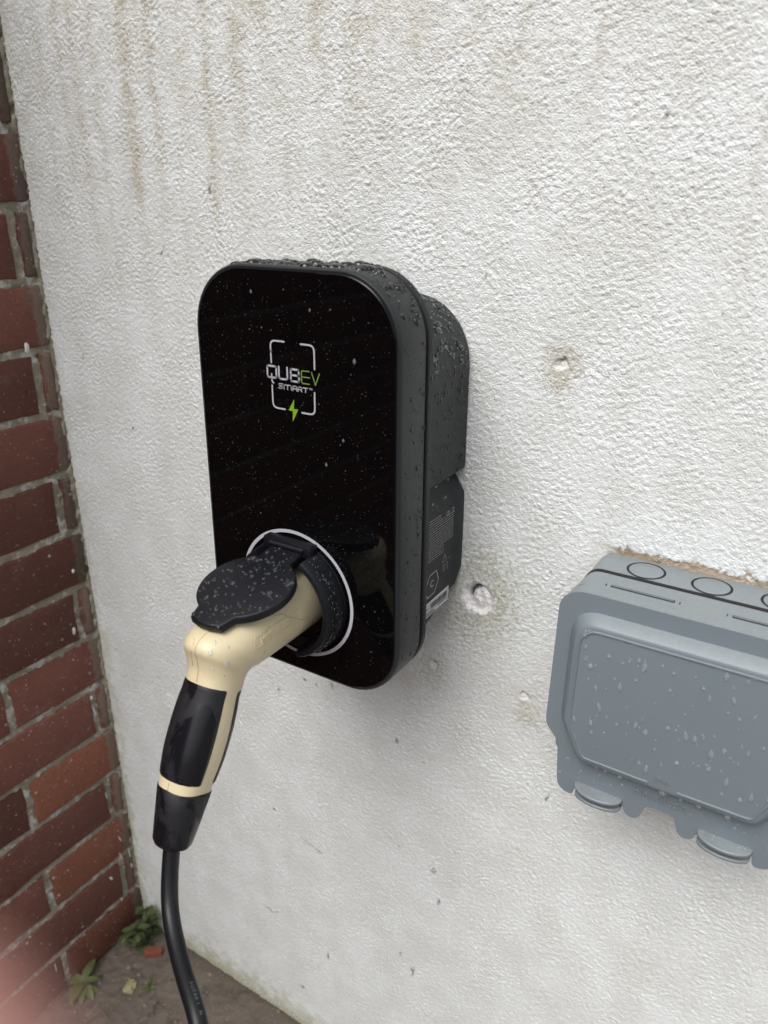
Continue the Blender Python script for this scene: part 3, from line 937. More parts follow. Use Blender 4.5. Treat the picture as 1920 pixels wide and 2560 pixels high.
for i in range(17):
    zz = .8195 - i * .00215
    y = -.0585; yend = -.0385 if i < 2 else (-.0165 if i < 13 else -.033)
    while y < yend:
        w_ = random.uniform(.0015, .0055)
        ln.add([(XL + .00045, y, zz), (XL + .00045, min(y + w_, yend), zz), (XL + .00045, min(y + w_, yend), zz + .00075), (XL + .00045, y, zz + .00075)], [(0, 1, 2, 3)])
        y += w_ + random.uniform(.0005, .001)
ln.build('label_fine_print', M_PRINTD, ch, smooth=False, kind='stuff')
ti = MB()
def seg(mb, a, b, w):
    a, b = Vector((a[0], a[1], 0)), Vector((b[0], b[1], 0)); d = (b - a).normalized(); s = Vector((-d.y, d.x, 0)) * w / 2
    mb.add([(XL + .0005, q.x, q.y) for q in (a + s, b + s, b - s, a - s)], [(0, 1, 2, 3)])
for a, b in (((-.0305, .7823), (-.0346, .7759)), ((-.0346, .7759), (-.0268, .7759)), ((-.0268, .7759), (-.0305, .7823)), ((-.0306, .7800), (-.0306, .7775)), ((-.0244, .7763), (-.0206, .7759)),
             ((-.0335, .7730), (-.0300, .7670)), ((-.0300, .7730), (-.0335, .7670)), ((-.0340, .7728), (-.0295, .7728)), ((-.0325, .7680), (-.0305, .7680)), ((-.0275, .7730), (-.0245, .7730)), ((-.0245, .7730), (-.0245, .7675)), ((-.0275, .7730), (-.0275, .7675)), ((-.0275, .7675), (-.0245, .7675))):
    seg(ti, a, b, .0005)
ti.build('label_pictograms', M_PRINTD, ch, smooth=False, kind='stuff')

# rain on the charger
fs = MB()
i = 0
while i < 1900:
    x = rng.uniform(CX - .085, CX + .085); z = rng.uniform(ZB + .004, ZT - .006)
    if np.hypot(x - RX0, z - RZ0) < .048: continue
    ins = True
    if z > ZT - .045 and abs(x - CX) > .043 and np.hypot(abs(x - CX) - .043, z - (ZT - .0465)) > .043: ins = False
    if z < ZB + .045 and abs(x - CX) > .043 and np.hypot(abs(x - CX) - .043, z - (ZB + .0465)) > .043: ins = False
    if not ins: continue
    if z < .80 and rng.random() < (.70 if x < .50 else .35): i += 1; continue
    r_ = min(.0006, .00013 * math.exp(rng.normal(.22, .4)))
    drop(fs, (x, -.1300, z), (0, -1, 0), r_, .55, 6, 2, rng.uniform(.9, 1.4))
    i += 1
for x, z in ((CX - .030, .994), (CX + .02, .985), (CX - .008, .93), (CX + .045, .90), (CX + .03, .88), (CX - .015, .955), (CX + .055, .955)):
    drop(fs, (x, -.13, z), (0, -1, 0), rng.uniform(.0008, .0014), .5, 8, 3, 1.5, None, .5)
fs.build('raindrops', M_SPECK, ch, kind='stuff')
sd = MB()
CT = cont(0); CTN = len(CT)
def frame_pt(t):
    """Position/normal along the upper-right half of the frame contour."""
    i = int(t * CTN) % CTN; f = t * CTN - int(t * CTN)
    a, b = Vector((CT[i][0], 0, CT[i][1])), Vector((CT[(i + 1) % CTN][0], 0, CT[(i + 1) % CTN][1]))
    d = (b - a).normalized(); return a.lerp(b, f), Vector((d.z, 0, -d.x))
seglen = [math.hypot(CT[(i + 1) % CTN][0] - CT[i][0], CT[(i + 1) % CTN][1] - CT[i][1]) for i in range(CTN)]
cum = np.cumsum(seglen); tot = cum[-1]
def by_len(s):
    i = int(np.searchsorted(cum, s % tot)); i = min(i, CTN - 1)
    f = 1 - (cum[i] - s % tot) / seglen[i]
    a, b = Vector((CT[i][0], 0, CT[i][1])), Vector((CT[(i + 1) % CTN][0], 0, CT[(i + 1) % CTN][1]))
    d = (b - a).normalized(); return a.lerp(b, f), Vector((d.z, 0, -d.x))
cnt = 0
while cnt < 900:
    s = rng.uniform(-.24, .30) % tot
    p_, n_ = by_len(s)
    y = rng.uniform(-.1255, -.0885)
    if -.0972 < y < -.0922: continue
    up = max(0, n_.z)
    if rng.random() > .55 + .45 * up: continue
    if up > .75: r_ = min(.0052, .0010 * math.exp(rng.normal(.35, .6)))
    elif up > .2: r_ = min(.0026, .0006 * math.exp(rng.normal(.2, .55)))
    else: r_ = min(.0016, .00042 * math.exp(rng.normal(.2, .5)))
    if y < -.0955 and y + r_ > -.0968: y = -.0968 - r_
    if y < -.122: r_ = min(r_, .0015)
    drop(sd, (p_.x, y, p_.z), n_, r_, .48 if up > .5 else .5, 12 if r_ > .0015 else 7, 4 if r_ > .0015 else 2, 1.0 if up > .7 else rng.uniform(1, 1.5))
    cnt += 1
cnt = 0
while cnt < 620:                       # rear cover side and shoulder
    y = rng.uniform(-.078, -.004)
    u = rng.uniform(0, .165)
    if u < .088: p_, n_ = Vector((CX + RX, 0, .850 + u)), Vector((1, 0, 0)); up = 0
    else:
        a = (u - .088) / .0785 * math.pi / 2
        p_, n_ = Vector((CX + RX - .05 + .05 * math.cos(a), 0, .935 + .05 * math.sin(a))), Vector((math.cos(a), 0, math.sin(a))); up = math.sin(a)
    big = .00040 + .00050 * max(0, min(1, (p_.z - .905) / .05))
    r_ = min(.0026, big * math.exp(rng.normal(.2, .5)))
    drop(sd, (p_.x, y, p_.z), n_, r_, .5, 8, 3 if r_ > .0008 else 2, rng.uniform(1, 1.6))
    cnt += 1
for i in range(150):
    y, z = rng.uniform(-.078, -.004), rng.uniform(.735, .842)
    drop(sd, (CX + .0742, y, z), (1, 0, 0), min(.001, .00025 * math.exp(rng.normal(.2, .5))), .5, 7, 2, rng.uniform(1, 1.6))
for y, z, r_ in ((-.010, .862, .0022), (-.004, .868, .002), (-.03, .8475, .0012), (-.05, .8478, .0013), (-.012, .849, .0016), (-.055, .8345, .0018), (-.035, .8340, .0018)):
    drop(sd, (CX + RX - .001, y, z), (.9, 0, -.3), r_, .8, 10, 4)
sd.build('raindrops', M_WATER, ch, kind='stuff')
fd = MB()
cnt = 0
while cnt < 210:
    a, b = rng.uniform(-.036, .036), rng.uniform(-.046, .044)
    if math.hypot(a, b) > .0335 and not (abs(a) < .013 and (b > .03 or b < -.03)): continue
    r_ = min(.0024, .00075 * math.exp(rng.normal(.1, .5)))
    drop(fd, flap_pt(a, b, .00025), fn, r_, .5, 10, 3, rng.uniform(.8, 1.5), (rng.normal(), rng.normal(), -.5))
    cnt += 1
for i in range(110):
    a = R(rng.uniform(-60, 60)); rr = .0463
    y = rng.uniform(-.147, -.133)
    r_ = min(.0016, .00045 * math.exp(rng.normal(.1, .5)))
    drop(fd, (RX0 + rr * math.cos(a), y, RZ0 + rr * math.sin(a)), (math.cos(a), -.05, math.sin(a)), r_, .45, 8, 3, 1.2)
fd.build('raindrops', M_WATERF, flap, kind='stuff')

# ---------------------------------------------------------------- charging plug
pg = thing('charging_plug', 'cream and black car charging plug pushed into the charger socket', 'charging plug', (RX0, -.25, .64))
PXC = .4515
rings = []
NS = 40
def ringAB(A, B, w, e=2.3):
    """Ring through inner point A and outer point B (y,z), half width w in x. theta=0 at B, 90deg at +x."""
    A = Vector((PXC, A[0], A[1])); B = Vector((PXC, B[0], B[1]))
    c = (A + B) / 2; u = (B - A) / 2; v = Vector((1, 0, 0)) * w
    out = []
    for j in range(NS):
        t = 2 * math.pi * j / NS
        ct, st = math.cos(t), math.sin(t)
        ct = math.copysign(abs(ct) ** (2 / e), ct); st = math.copysign(abs(st) ** (2 / e), st)
        out.append(c + u * ct + v * st)
    return out
KEY = [((-.118, .7435), (-.118, .7920), .0248), ((-.150, .7432), (-.150, .7925), .0252), ((-.178, .7432), (-.177, .7925), .0254),
       ((-.190, .7435), (-.204, .7895), .0254), ((-.1955, .7440), (-.224, .7850), .0246), ((-.1990, .7435), (-.2345, .7820), .0225), ((-.2015, .7420), (-.2395, .7765), .0210),
       ((-.2035, .7400), (-.2385, .7685), .0196), ((-.2052, .7378), (-.2385, .7600), .0188), ((-.2068, .7335), (-.2408, .7530), .0184)]
CENT = [(-.2276, .7383, .0187), (-.2332, .7283, .0197), (-.2404, .7147, .0204), (-.2483, .7004, .0201), (-.2557, .6871, .0185), (-.2605, .6788, .0174)]
dirs = Vector((-.030, -.061, 0)).normalized()
perp = Vector((dirs.y, -dirs.x, 0))
for y, z, r_ in CENT:
    KEY.append(((y - perp.x * r_, z - perp.y * r_), (y + perp.x * r_, z + perp.y * r_), r_ * .98))
# smooth interpolation of the key rings
def interp_keys(keys, m=4):
    arr = [Vector((a[0], a[1], 0)) for a, b, w in keys], [Vector((b[0], b[1], 0)) for a, b, w in keys], [Vector((w, 0, 0)) for a, b, w in keys]
    A, B, Wd = (catmull(q, m) for q in arr)
    return [((a.x, a.y), (b.x, b.y), w.x) for a, b, w in zip(A, B, Wd)]
KI = interp_keys(KEY, 4)
RI = [ringAB(*q) for q in KI]
V, F = loft(RI, True, True)
body = mk('plug_body', V, F, M_CREAM, pg, sharp=60)
GR0, GR1 = (len(KEY) - 7) * 4 + 1, (len(KEY) - 2) * 4 + 1
def surf(si, th, off=0.0):
    """Point on the plug skin at ring index si (float) and angle th (deg), pushed out by off."""
    i = int(max(0, min(len(RI) - 2, math.floor(si)))); f = si - i
    j = (th % 360) / 360 * NS; j0 = int(j) % NS; j1 = (j0 + 1) % NS; g = j - int(j)
    def at(r): return r[j0].lerp(r[j1], g)
    p_ = at(RI[i]).lerp(at(RI[i + 1]), f)
    c = (sum(RI[i], Vector()) / NS).lerp(sum(RI[i + 1], Vector()) / NS, f)
    return p_ + (p_ - c).normalized() * off
def panel(name, t0, t1, s0, s1, slant, off=.0006):
    nu, nv = 24, 22
    rows = []
    top = []
    for a in range(nv + 1):
        row = []
        fa = a / nv
        for b in range(nu + 1):
            fb = b / nu
            th = t0 + (t1 - t0) * fb
            sa, sb = s0, s1
            cut = max(0, abs(fb - .5) * 2 - .9) / .1       # rounded corners
            si = sa + cut * .6 + (sb - sa - cut * 1.2) * fa
            lip = off if (0 < a < nv and 0 < b < nu) else -.0004
            row.append(surf(si, th, lip))
        rows.append(row)
    V = [v for r in rows for v in r]
    F = [(a * (nu + 1) + b, a * (nu + 1) + b + 1, (a + 1) * (nu + 1) + b + 1, (a + 1) * (nu + 1) + b) for a in range(nv) for b in range(nu)]
    return mk(name, V, F, M_RUBBER, pg, sharp=70)
panel('grip_pad', -78, 78, GR0 - .4, GR1 + .3, 0)
panel('grip_pad', 103, 257, GR0 + .3, GR1 + .6, 0)
# rubber boot
bc = [(-.2600, .6795, .0172), (-.2607, .6782, .0183), (-.2663, .6656, .0167), (-.2741, .6491, .0143), (-.2762, .6445, .0136), (-.2774, .6418, .0120), (-.2778, .6408, .0095)]
KB = []
for y, z, r_ in bc:
    KB.append(ringAB((y - perp.x * r_, z - perp.y * r_), (y + perp.x * r_, z + perp.y * r_), r_, 2.1))
V, F = loft(KB, True, True)
mk('cable_boot', V, F, M_RUBBER, pg, sharp=50)
# seams and cracks on the cream shell
for name, pts in (('mould_seam', [(si, 2) for si in np.linspace(17, GR0 - .6, 14)] ), ('mould_seam', [(si, 2) for si in np.linspace(GR1 + .35, len(RI) - 1.2, 5)]),
                  ('crack', [(10.3, 66), (11.2, 72), (12.2, 84), (13.2, 100), (14.2, 118), (15.5, 135)]), ('crack', [(9.2, 52), (8.8, 58), (8.0, 62), (7.2, 70)]),
                  ('crack', [(20, -8), (22, -4), (25, -6), (28, -12), (31, -10)]), ('crack', [(4.5, 95), (5.5, 88), (6.6, 78), (7.4, 72)])):
    if name == 'mould_seam': pts = [(a, b) for a, b in pts]
    V, F = tube([surf(a, b, .00002) for a, b in pts], .00018, 5)
    mk(name, V, F, M_SEAM, body)
# embossed maker text on the head
def emb(u, v, w):
    zz = .7725 + v
    dz = zz - .7684
    return (PXC + .0252 * math.sqrt(max(0, 1 - (abs(dz) / .0252) ** 2.3)) ** .93 + .0002 + w, -.1825 + u, zz)
V, F = text_mesh('lclgroup.com', .0074, emb, .0005)
mk('embossed_text', V, F, M_CREAM, body, False)
V, F = tube([emb(a, b, .0) for a, b in ([(-.025, -.0035), (-.026, 0), (-.025, .0045), (.023, .0045), (.024, 0), (.023, -.0035), (-.025, -.0035)])], .0003, 6)
mk('embossed_border', V, F, M_CREAM, body)
# a few runs of water on the plug
wd_ = MB()
for si, th, r_ in ((24, 62, .0022), (22.5, 30, .0017), (19, 25, .0014), (30.5, 60, .0008), (29, 35, .0009), (45, 40, .0012), (18.2, 48, .001)):
    p_ = surf(si, th); c = surf(si, th, .01)
    drop(wd_, p_, c - p_, r_, .4, 10, 3, 1.5, None, .4, False)
wd_.build('raindrops', M_FILM, pg, kind='stuff')
# cable: hangs, swings towards the camera side and lies on the ground
cp_img = [(-.2776, .6419, 1.0), (-.2855, .6047, .985), (-.287, .5792, .955), (-.2855, .5495, .912), (-.2825, .5169, .862), (-.277, .4752, .805), (-.2734, .4523, .775)]
cpts = [Vector((PXC, -.2745, .649))]
for y, z, s in cp_img:
    cpts.append(CAM + (Vector((PXC, y, z)) - CAM) * s)
last = cpts[-1]; dlt = (cpts[-1] - cpts[-2])
cpts += [last + dlt * 1.5 + Vector((0, 0, -.01)), last + dlt * 3.0 + Vector((.01, -.03, -.06)), Vector((last.x + .16, last.y - .16, .14)), Vector((last.x + .22, last.y - .28, .02)), Vector((last.x + .34, last.y - .55, .0085)), Vector((last.x + .45, last.y - 1.5, .0085))]
cpath = catmull(cpts, 10)
for _ in range(160):                     # even out the bend of the stiff cable
    cpath = [q if (i == 0 or i == len(cpath) - 1 or i < 62) else cpath[i - 1] * .25 + q * .5 + cpath[i + 1] * .25 for i, q in enumerate(cpath)]
for _ in range(60):
    cpath = [q if (i < 5 or i == len(cpath) - 1) else cpath[i - 1] * .25 + q * .5 + cpath[i + 1] * .25 for i, q in enumerate(cpath)]
cpath = [Vector((q.x, q.y, max(q.z, .0066))) for q in cpath]
V, F = tube(cpath, .0059, 20)
cab = mk('cable', V, F, M_CABLE, pg, sharp=60)
# printed sheath text
fm = MB()
def cable_text(s, start, size):
    L = [0]
    for a, b in zip(cpath[:-1], cpath[1:]): L.append(L[-1] + (b - a).length)
    pos = start
    for chh in s:
        if chh != ' ':
            i = max(1, min(len(L) - 2, int(np.searchsorted(L, pos))))
            t = (cpath[i + 1] - cpath[i - 1]).normalized()
            c = cpath[i - 1].lerp(cpath[i], (pos - L[i - 1]) / max(1e-6, L[i] - L[i - 1]))
            out = ((CAM - c) - t * (CAM - c).dot(t)).normalized()
            sd_ = t.cross(out)
            out = (out * math.cos(.45) + sd_ * -math.sin(.45)).normalized() if True else out
            sd_ = out.cross(t)
            V, F = text_mesh(chh, size, lambda u, v, w: c + out * .00598 + t * u * 1.1 + sd_ * v)
            fm.add(V, F)
        pos += size * .85
    return pos
p0 = cable_text('SUZAKI H', .105, .0030)
p0 = cable_text('2017', p0 + .012, .0030)
cable_text('ESCH-VCT', p0 + .010, .0030)
fm.build('cable_print', plain('faded_print', (.14, .14, .14), .5), cab, smooth=False, kind='stuff')

# ---------------------------------------------------------------- grey weatherproof socket box
BXC = .7295
bxo = thing('weatherproof_socket_box', 'grey weatherproof outdoor socket box with hinged lid beside the charger', 'socket box', (BXC, 0, .64))
def bring(ins, y, x0=.6455, x1=None, z0=.655, z1=.8032, r=.012):
    x1 = 2 * BXC - x0
    return [(x, y, z) for x, z in rrect(x0 + ins, x1 - ins, z0 + ins, z1 - ins, r, 8)]
V, F = loft([bring(0, .003), bring(0, -.028), bring(.0004, -.0321), bring(.002, -.0323)], False, True)
bbx = mk('back_box', V, F, M_BOX, bxo)
V, F = loft([bring(.0014, -.0312), bring(-.0004, -.0316), bring(-.0004, -.0354), bring(.0014, -.0358)], False, False)
mk('gasket', V, F, M_GASKET_GAP, bxo)
V, F = loft([bring(.002, -.0351), bring(.0006, -.0352), bring(0, -.0358), bring(-.0008, -.0610), bring(.0005, -.0620), bring(.004, -.0620)], False, True)
mk('lid_frame', V, F, M_BOX, bxo)
for kx in (.6845, .7295, .7745):          # knock-out discs on the top
    V, F = [], []
    rr = []
    for r_, h in ((.0122, -.0004), (.0120, .0003), (.0112, .0005), (.005, .0006)):
        rr.append([(kx + r_ * math.cos(2 * math.pi * i / 36), -.0168 + r_ * math.sin(2 * math.pi * i / 36), .8032 + h) for i in range(36)])
    V, F = loft(rr, False, True)
    mk('knockout_disc', V, F, M_BOX, bbx)
    rr = [[(kx + r_ * math.cos(2 * math.pi * i / 36), -.0168 + r_ * math.sin(2 * math.pi * i / 36), .80335) for i in range(36)] for r_ in (.0138, .0121)]
    V, F = loft(rr, False, False)
    mk('knockout_groove', V, F, M_GASKET_GAP, bbx, False)
for x0, x1 in ((.6700, .7130), (.7490, .7920)):   # hinge slots
    V, F = boxm(x0, x1, -.0566, -.0528, .8010, .80405, .0002)
    mk('hinge_slot', V, F, M_GASKET_GAP, bxo, False)
    V, F = boxm(x0 + .0006, x1 - .0008, -.0552, -.0543, .8030, .8044)
    mk('hinge_rod', V, F, M_BOX, bxo, False)
    for xx in (x0 - .0035, x1 + .003):
        V, F = boxm(xx, xx + .0007, -.0565, -.0535, .8030, .80412)
        mk('hinge_notch', V, F, M_GASKET_GAP, bxo, False)
# lid plate outline (left half measured, mirrored)
left = [(.7295, .8052), (.6580, .8052), (.6510, .8030), (.6455, .7985), (.6432, .7925), (.6428, .7600), (.6420, .7128), (.6416, .6955), (.6428, .6905), (.6470, .6855), (.6512, .6805), (.6526, .6760), (.6545, .6470), (.6556, .6410), (.6590, .6375), (.6640, .6362), (.6664, .6372), (.6672, .6440), (.6690, .6445),
        (.7035, .6445), (.7052, .6436), (.7058, .6395), (.7085, .6372), (.7118, .6366), (.7150, .6385), (.7166, .6432), (.7186, .6500), (.7210, .6520), (.7295, .6522)]
def mirror(o): return o + [(2 * BXC - a, b) for a, b in o[::-1][1:-1]]
def chaikin(p, it=2, q=.25):
    for _ in range(it):
        o = []
        for i in range(len(p)):
            a, b = p[i], p[(i + 1) % len(p)]
            L = math.hypot(b[0] - a[0], b[1] - a[1])
            f = min(q, .0025 / max(L, 1e-6))
            o.append((a[0] + (b[0] - a[0]) * f, a[1] + (b[1] - a[1]) * f)); o.append((b[0] + (a[0] - b[0]) * f, b[1] + (a[1] - b[1]) * f))
        p = o
    return p
out = chaikin(mirror(left), 2)
cx0, cz0 = BXC, .72
def lring(y, s=0.0):
    o = []
    n = len(out)
    for i, (a, b) in enumerate(out):
        p0_, p1_ = Vector(out[i - 1]), Vector(out[(i + 1) % n])
        d = (p1_ - p0_).normalized(); nn_ = Vector((-d.y, d.x))
        o.append((a - nn_.x * -s, y, b - nn_.y * -s))
    return o
sgn = 1
V, F = loft([lring(-.0630), lring(-.0640), lring(-.0758), lring(-.0774, -.0003), lring(-.0780, -.0009)], True, True)
lid = mk('lid_plate', V, F, M_BOX, bxo, sharp=40)
# raised panel with rounded upper and chamfered lower corners
def pring(ins, y):
    L = [(.7295, .7935 - ins), (.6680 + ins * .4, .7935 - ins), (.6600 + ins * .8, .7908 - ins * .95), (.6545 + ins * .95, .7852 - ins * .8), (.6524 + ins, .7770 - ins * .4), (.6516 + ins, .7060 + ins * .3), (.6522 + ins, .7010 + ins * .4), (.6640 + ins * .8, .6765 + ins * .7), (.6668 + ins * .6, .6728 + ins * .9), (.6710 + ins * .4, .6705 + ins), (.7295, .6700 + ins)]
    return [(a, y, b) for a, b in chaikin(mirror(L), 2)]
V, F = loft([pring(0, -.0776), pring(.0004, -.0784), pring(.0050, -.0862), pring(.0062, -.0872), pring(.0080, -.0874)], False, True)
mk('lid_panel', V, F, M_BOX, lid, sharp=50)
# rim rib, open for the moulded lettering
rp = [(x, -.0876, z) for x, _, z in pring(.0096, 0)]
bz = min(q[2] for q in rp)
nrp = len(rp)
st_ = max((i for i in range(nrp) if abs(rp[i][2] - bz) < .001 and rp[i][0] < BXC - .008), key=lambda i: rp[i][0])
seq = [rp[(st_ - i) % nrp] for i in range(nrp)]
path1 = [(.7195, -.0876, bz)] + [q for q in seq if not (abs(q[2] - bz) < .001 and abs(q[0] - BXC) < .0102)] + [(.7395, -.0876, bz)]
V, F = tube(path1, .00085, 8)
mk('panel_rib', V, F, M_BOX, lid)
V, F = text_mesh('IP66', .0062, lambda u, v, w: (.7292 + u, -.0874 - w, .6848 + v), .0006)
mk('moulded_rating', V, F, M_BOX, lid, False)
V, F = text_mesh('Hamilton', .0090, lambda u, v, w: (.7278 + u * 1.12, -.0780 - w, .6612 + v), .0010)
mk('moulded_name', V, F, M_BOX, lid, False)
# half-moon finger grips, two tiers each
for gx0, gx1 in ((.6680, .7036), (.7554, .7910)):
    gx0, gx1 = (gx0, gx1) if gx0 < .72 else (2 * BXC - .7036, 2 * BXC - .6680)
    gc = (gx0 + gx1) / 2; gw_ = (gx1 - gx0) / 2
    for z0_, z1_, dep, yb, nm_ in ((.6462, .6490, .0118, -.0778, 'finger_grip'), (.6385, .6412, .0088, -.066, 'lower_grip')):
        rr = []
        arc = [(gc - gw_ * math.cos(t) * (1 if nm_ == 'finger_grip' else .96), yb - dep * math.sin(t) ** .85 - (.012 if nm_ != 'finger_grip' else 0) * 1) for t in np.linspace(0, math.pi, 22)]
        arc += [(gc + gw_ * .96, yb + .010), (gc - gw_ * .96, yb + .010)]
        for ins, z in ((.0006, z0_), (0, z0_ + .0006), (0, z1_ - .0006), (.0006, z1_)):
            rr.append([(a + (gc - a) * ins / gw_, b + ins, z) for a, b in arc])
        V, F = loft(rr, True, True)
        mk(nm_, V, F, M_BOX, lid, sharp=40)
    V, F = boxm(gx0 + .0015, gx1 - .0015, -.0765, -.0640, .6365, .6475)
    mk('grip_gap_shade', V, F, M_GASKET_GAP, lid, False)  # solid black block stands in for the shaded gap between the grip tiers
# lower part of the box visible between the lid hooks
# raindrops on the lid
ld = MB()
cnt = 0
while cnt < 120:
    x, z = rng.uniform(.664, .80), rng.uniform(.688, .780)
    r_ = min(.0036, .0013 * math.exp(rng.normal(.1, .42)))
    st = rng.choice([1.1, 1.5, 2.0, 2.6])
    if r_ * st > .0058: continue
    drop(ld, (x, -.0874, z), (0, -1, 0), r_ * .8, .5, 12, 4, st, (rng.normal(0, .12), 0, -1), rng.uniform(.3, .8), base=False)
    cnt += 1
for i in range(45):
    x = rng.uniform(.647, .81); z = rng.uniform(.652, .668)
    drop(ld, (x, -.0780, z), (0, -1, 0), rng.uniform(.0003, .0011), .5, 8, 3, 1.3, None, .4, base=False)
for x, r_ in ((.6835, .0012), (.7005, .0021), (.7125, .001), (.7300, .0030), (.7420, .0014), (.7540, .0022), (.7720, .0024), (.69, .0015)):
    drop(ld, (x, -.0845, .6735), (0, -.8, -.6), r_, .7, 14, 5, 1.25, None, .2, base=False)
for i in range(40):
    t = rng.uniform(0, 1)
    drop(ld, (.664 + t * .135, -.0878, .7838 - rng.uniform(0, .0012)), (0, -1, .3), rng.uniform(.0003, .0009), .5, 8, 3, 1.2, base=False)
for i in range(22):
    drop(ld, (rng.uniform(.669, .703) if i % 2 else rng.uniform(.757, .79), rng.uniform(-.083, -.0785), .6490), (0, 0, 1), rng.uniform(.0004, .0013), .4, 8, 3, base=False)
ld.build('raindrops', M_FILM, lid, kind='stuff')

# ---------------------------------------------------------------- weeds, shard, lichen, twigs
def leaf_vf(base, az, elev, L, Wd, curl=.4, n=7):
    d = Vector((math.cos(az) * math.cos(elev), math.sin(az) * math.cos(elev), math.sin(elev)))
    side = Vector((-math.sin(az), math.cos(az), 0))
    up = side.cross(d) * -1
    if up.z < 0: up = -up
    V = []; F = []
    for i in range(n + 1):
        t = i / n
        c = Vector(base) + d * L * t - up * (curl * L * t * t * .5)
        w = Wd * (math.sin(math.pi * min(1, t * .92 + .05)) ** .75) * (.35 if t < .12 else 1)
        w *= 1 + .10 * math.sin(i * 2.6 + az * 3)
        for j, (s, h) in enumerate(((-1, .18), (-.5, .05), (0, -.05), (.5, .05), (1, .18))):
            V.append(c + side * w * s + up * (h * w * .8))
    for i in range(n):
        for j in range(4): F.append((i * 5 + j, i * 5 + j + 1, (i + 1) * 5 + j + 1, (i + 1) * 5 + j))
    return V, F
def plant(name, label, base, leaves, mat, group=None):
    t = thing(name, label, 'weed', base, group)
    V, F = tube([base, (base[0], base[1], base[2] + .012)], [.0022, .0016], 7)
    mk('stem', V, F, M_STEM, t)
    for az, el, L, Wd, cu, dz, dx, dy in leaves:
        b = (base[0] + dx, base[1] + dy, base[2] + dz)
        V, F = leaf_vf(b, R(az), R(el), L, Wd, cu)
        mk('leaf', V, F, mat, t, sharp=180)
        if dz > .012:
            V, F = tube([(base[0], base[1], base[2] + .004), ((base[0] + b[0]) / 2, (base[1] + b[1]) / 2, base[2] + dz * .6), b], [.0012, .001, .0008], 6)
            mk('stalk', V, F, M_STEM, t)
    return t
lv = []
rr_ = random.Random(4)
for i in range(48):
    az = rr_.uniform(-160, 70); el = rr_.uniform(-15, 60)
    dz = rr_.uniform(.004, .055)
    lv.append((az, el, rr_.uniform(.010, .021), rr_.uniform(.0034, .0064), rr_.uniform(.3, 1.0), dz, rr_.uniform(-.010, .022), rr_.uniform(-.030, .008)))
plant('leafy_weed', 'bushy green weed growing in the corner behind the cable', (.026, -.020, -.001), lv, M_LEAF)
lv = [(a, rr_.uniform(8, 32), rr_.uniform(.018, .032), rr_.uniform(.0045, .007), rr_.uniform(.4, 1.1), rr_.uniform(.004, .012), 0, 0) for a in (10, 40, 75, 115, 150, 190, 215, 265, 290, 315, 345)]
plant('rosette_weed', 'small flat rosette weed at the foot of the brick wall', (.018, -.125, -.001), lv, M_LEAF2)
lv = [(a, rr_.uniform(5, 30), rr_.uniform(.008, .014), .003, .5, .003, 0, 0) for a in (0, 70, 140, 220, 300)]
plant('tiny_weed', 'tiny weed sprig in the paving crack beside the cable', (.098, -.076, -.002), lv, M_LEAF2)
# moss tufts in the joint
# terracotta shard
bm = bmesh.new()
bmesh.ops.create_cube(bm, size=1)
bmesh.ops.subdivide_edges(bm, edges=list(bm.edges), cuts=3, use_grid_fill=True)
r2 = random.Random(2)
for v in bm.verts:
    c = v.co.copy()
    v.co = Vector((c.x * .026, c.y * .013, c.z * .011)) * (1 - .12 * c.length) + Vector((r2.gauss(0, .0006), r2.gauss(0, .0006), r2.gauss(0, .0006)))
rot = Matrix.Rotation(R(40), 4, 'Z') @ Matrix.Rotation(R(12), 4, 'Y')
V = [rot @ v.co + Vector((.064, -.036, .0045)) for v in bm.verts]; bm.verts.index_update()
F = [tuple(v.index for v in f.verts) for f in bm.faces]; bm.free()
o = mk('brick_shard', V, F, M_TERRA, None, loc=(.064, -.036, 0), sharp=40)
tag(o, 'small broken terracotta shard lying under the corner weed', 'shard')
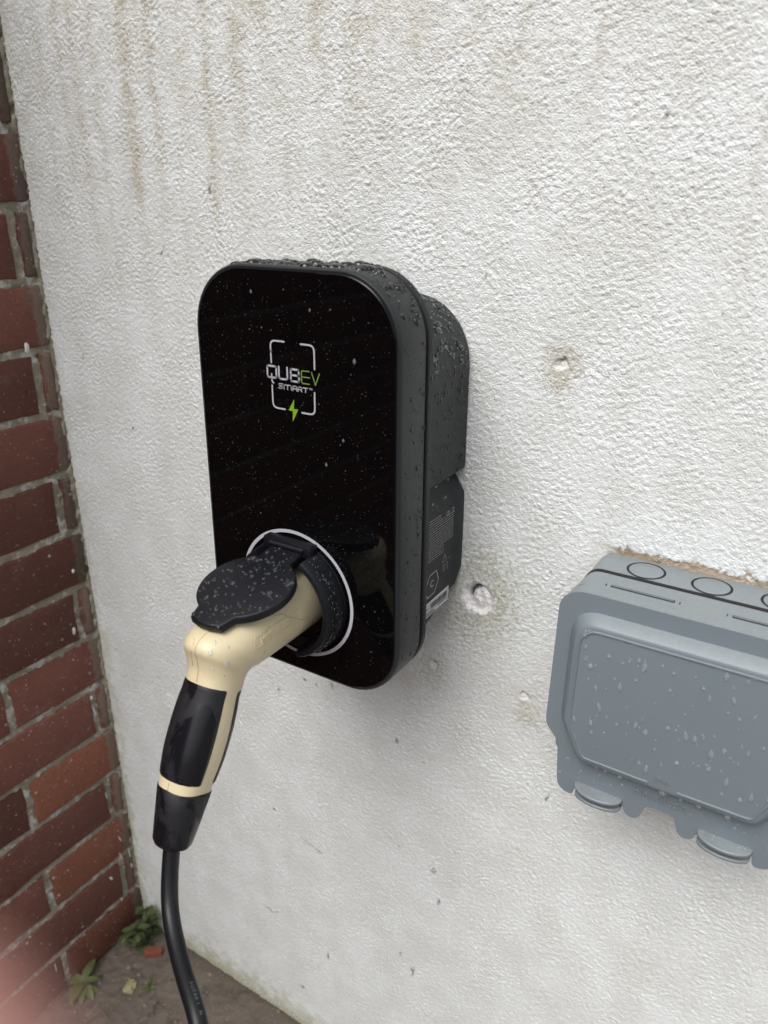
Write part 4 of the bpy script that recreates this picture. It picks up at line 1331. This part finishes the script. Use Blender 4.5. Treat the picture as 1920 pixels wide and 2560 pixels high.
# lichen lump
bm = bmesh.new()
bmesh.ops.create_icosphere(bm, subdivisions=4, radius=1)
from mathutils import noise as mno
for v in bm.verts:
    c = v.co.copy()
    f = .9 + .5 * mno.noise(c * 2.2 + Vector((3, 1, 7))) + .35 * mno.noise(c * 6) + .2 * mno.noise(c * 13)
    v.co = Vector((c.x * .0085 * f, c.y * .0120 * f, max(-.002, c.z * .0042 * f)))
V = [Matrix.Rotation(R(20), 4, 'Z') @ v.co + Vector((.0745, -.090, .001)) for v in bm.verts]; bm.verts.index_update()
F = [tuple(v.index for v in f.verts) for f in bm.faces]; bm.free()
o = mk('lichen_lump', V, F, M_LICH, None, loc=(.0745, -.090, 0), sharp=180)
tag(o, 'pale yellow crumbly lump on the brown ground', 'stone')
for i, (pa, pb, lab_) in enumerate((((.030, -.062, .004), (.052, -.050, .012), 'thin dry grass stalk on the ground below the corner weed'),
                                    ((.060, -.135, .003), (.115, -.150, .004), 'thin dark twig on the ground at the bottom edge'))):
    a, b = Vector(pa), Vector(pb)
    V, F = tube([a, a.lerp(b, .4) + Vector((0, .002, .001)), b], [.0005, .0006, .0003], 6)
    o = mk('twig', V, F, M_TWIG, None, loc=pa)
    tag(o, lab_, 'twig')
# loose grit
gr = MB()
for i in range(1500):
    x, y = rng.uniform(-.0, .30), rng.uniform(-.30, .0)
    if x < .002: continue
    r_ = min(.0028, .0006 * math.exp(rng.normal(.1, .5)))
    drop(gr, (x, y, 0), (rng.normal(0, .3), rng.normal(0, .3), 1), r_, rng.uniform(.5, .9), 6, 2, rng.uniform(.8, 1.4), (rng.normal(), rng.normal(), 0))
o = gr.build('loose_grit', plain('grit', (.22, .19, .165), .85, .2, .0005, 600, .5, 150), None, loc=(.1, -.1, 0), smooth=False)
tag(o, 'fine loose grit scattered over the brown ground', 'grit', kind='stuff')

# ---------------------------------------------------------------- photographer's fingertip close to the lens
fz = .017
tip = CAM + fwd * fz + rgt * ((-668 - 960) / 1905.5 * fz) + upv * (-(3218 - 1280) / 1905.5 * fz)
ax = (rgt * -.80 + upv * -.55 - fwd * .10).normalized()          # towards the hand
fg = thing('fingertip', 'blurred pink fingertip at the lower left corner of the view', 'finger', tuple(tip + ax * .06))
bn = ax.cross(fwd).normalized(); cn = bn.cross(ax)
prof = [(-.0074, .0012), (-.0070, .0030), (-.0055, .0052), (-.003, .0067), (.001, .0075), (.008, .0079), (.016, .0080), (.022, .0084), (.026, .0085), (.031, .0081), (.040, .0086), (.050, .0094), (.056, .0096), (.062, .0093)]
rings = [[tip + ax * a + bn * (r_ * math.cos(2 * math.pi * i / 24)) + cn * (r_ * .9 * math.sin(2 * math.pi * i / 24)) for i in range(24)] for a, r_ in prof]
V, F = loft(rings, True, True)
mk('finger', V, F, M_SKIN, fg, sharp=180)
rings = []
for a in np.linspace(-.0055, .006, 6):
    w_ = .0048 * (1 - max(0, -a - .002) * 120)
    rings.append([tip + ax * a - cn * (.0072 - .0006 * abs(q) - .2 * max(0, -a - .002)) + bn * (q * w_) for q in np.linspace(-1, 1, 7)])
V, F = loft(rings, False, False, False)
mk('fingernail', V, F, M_NAIL, fg)
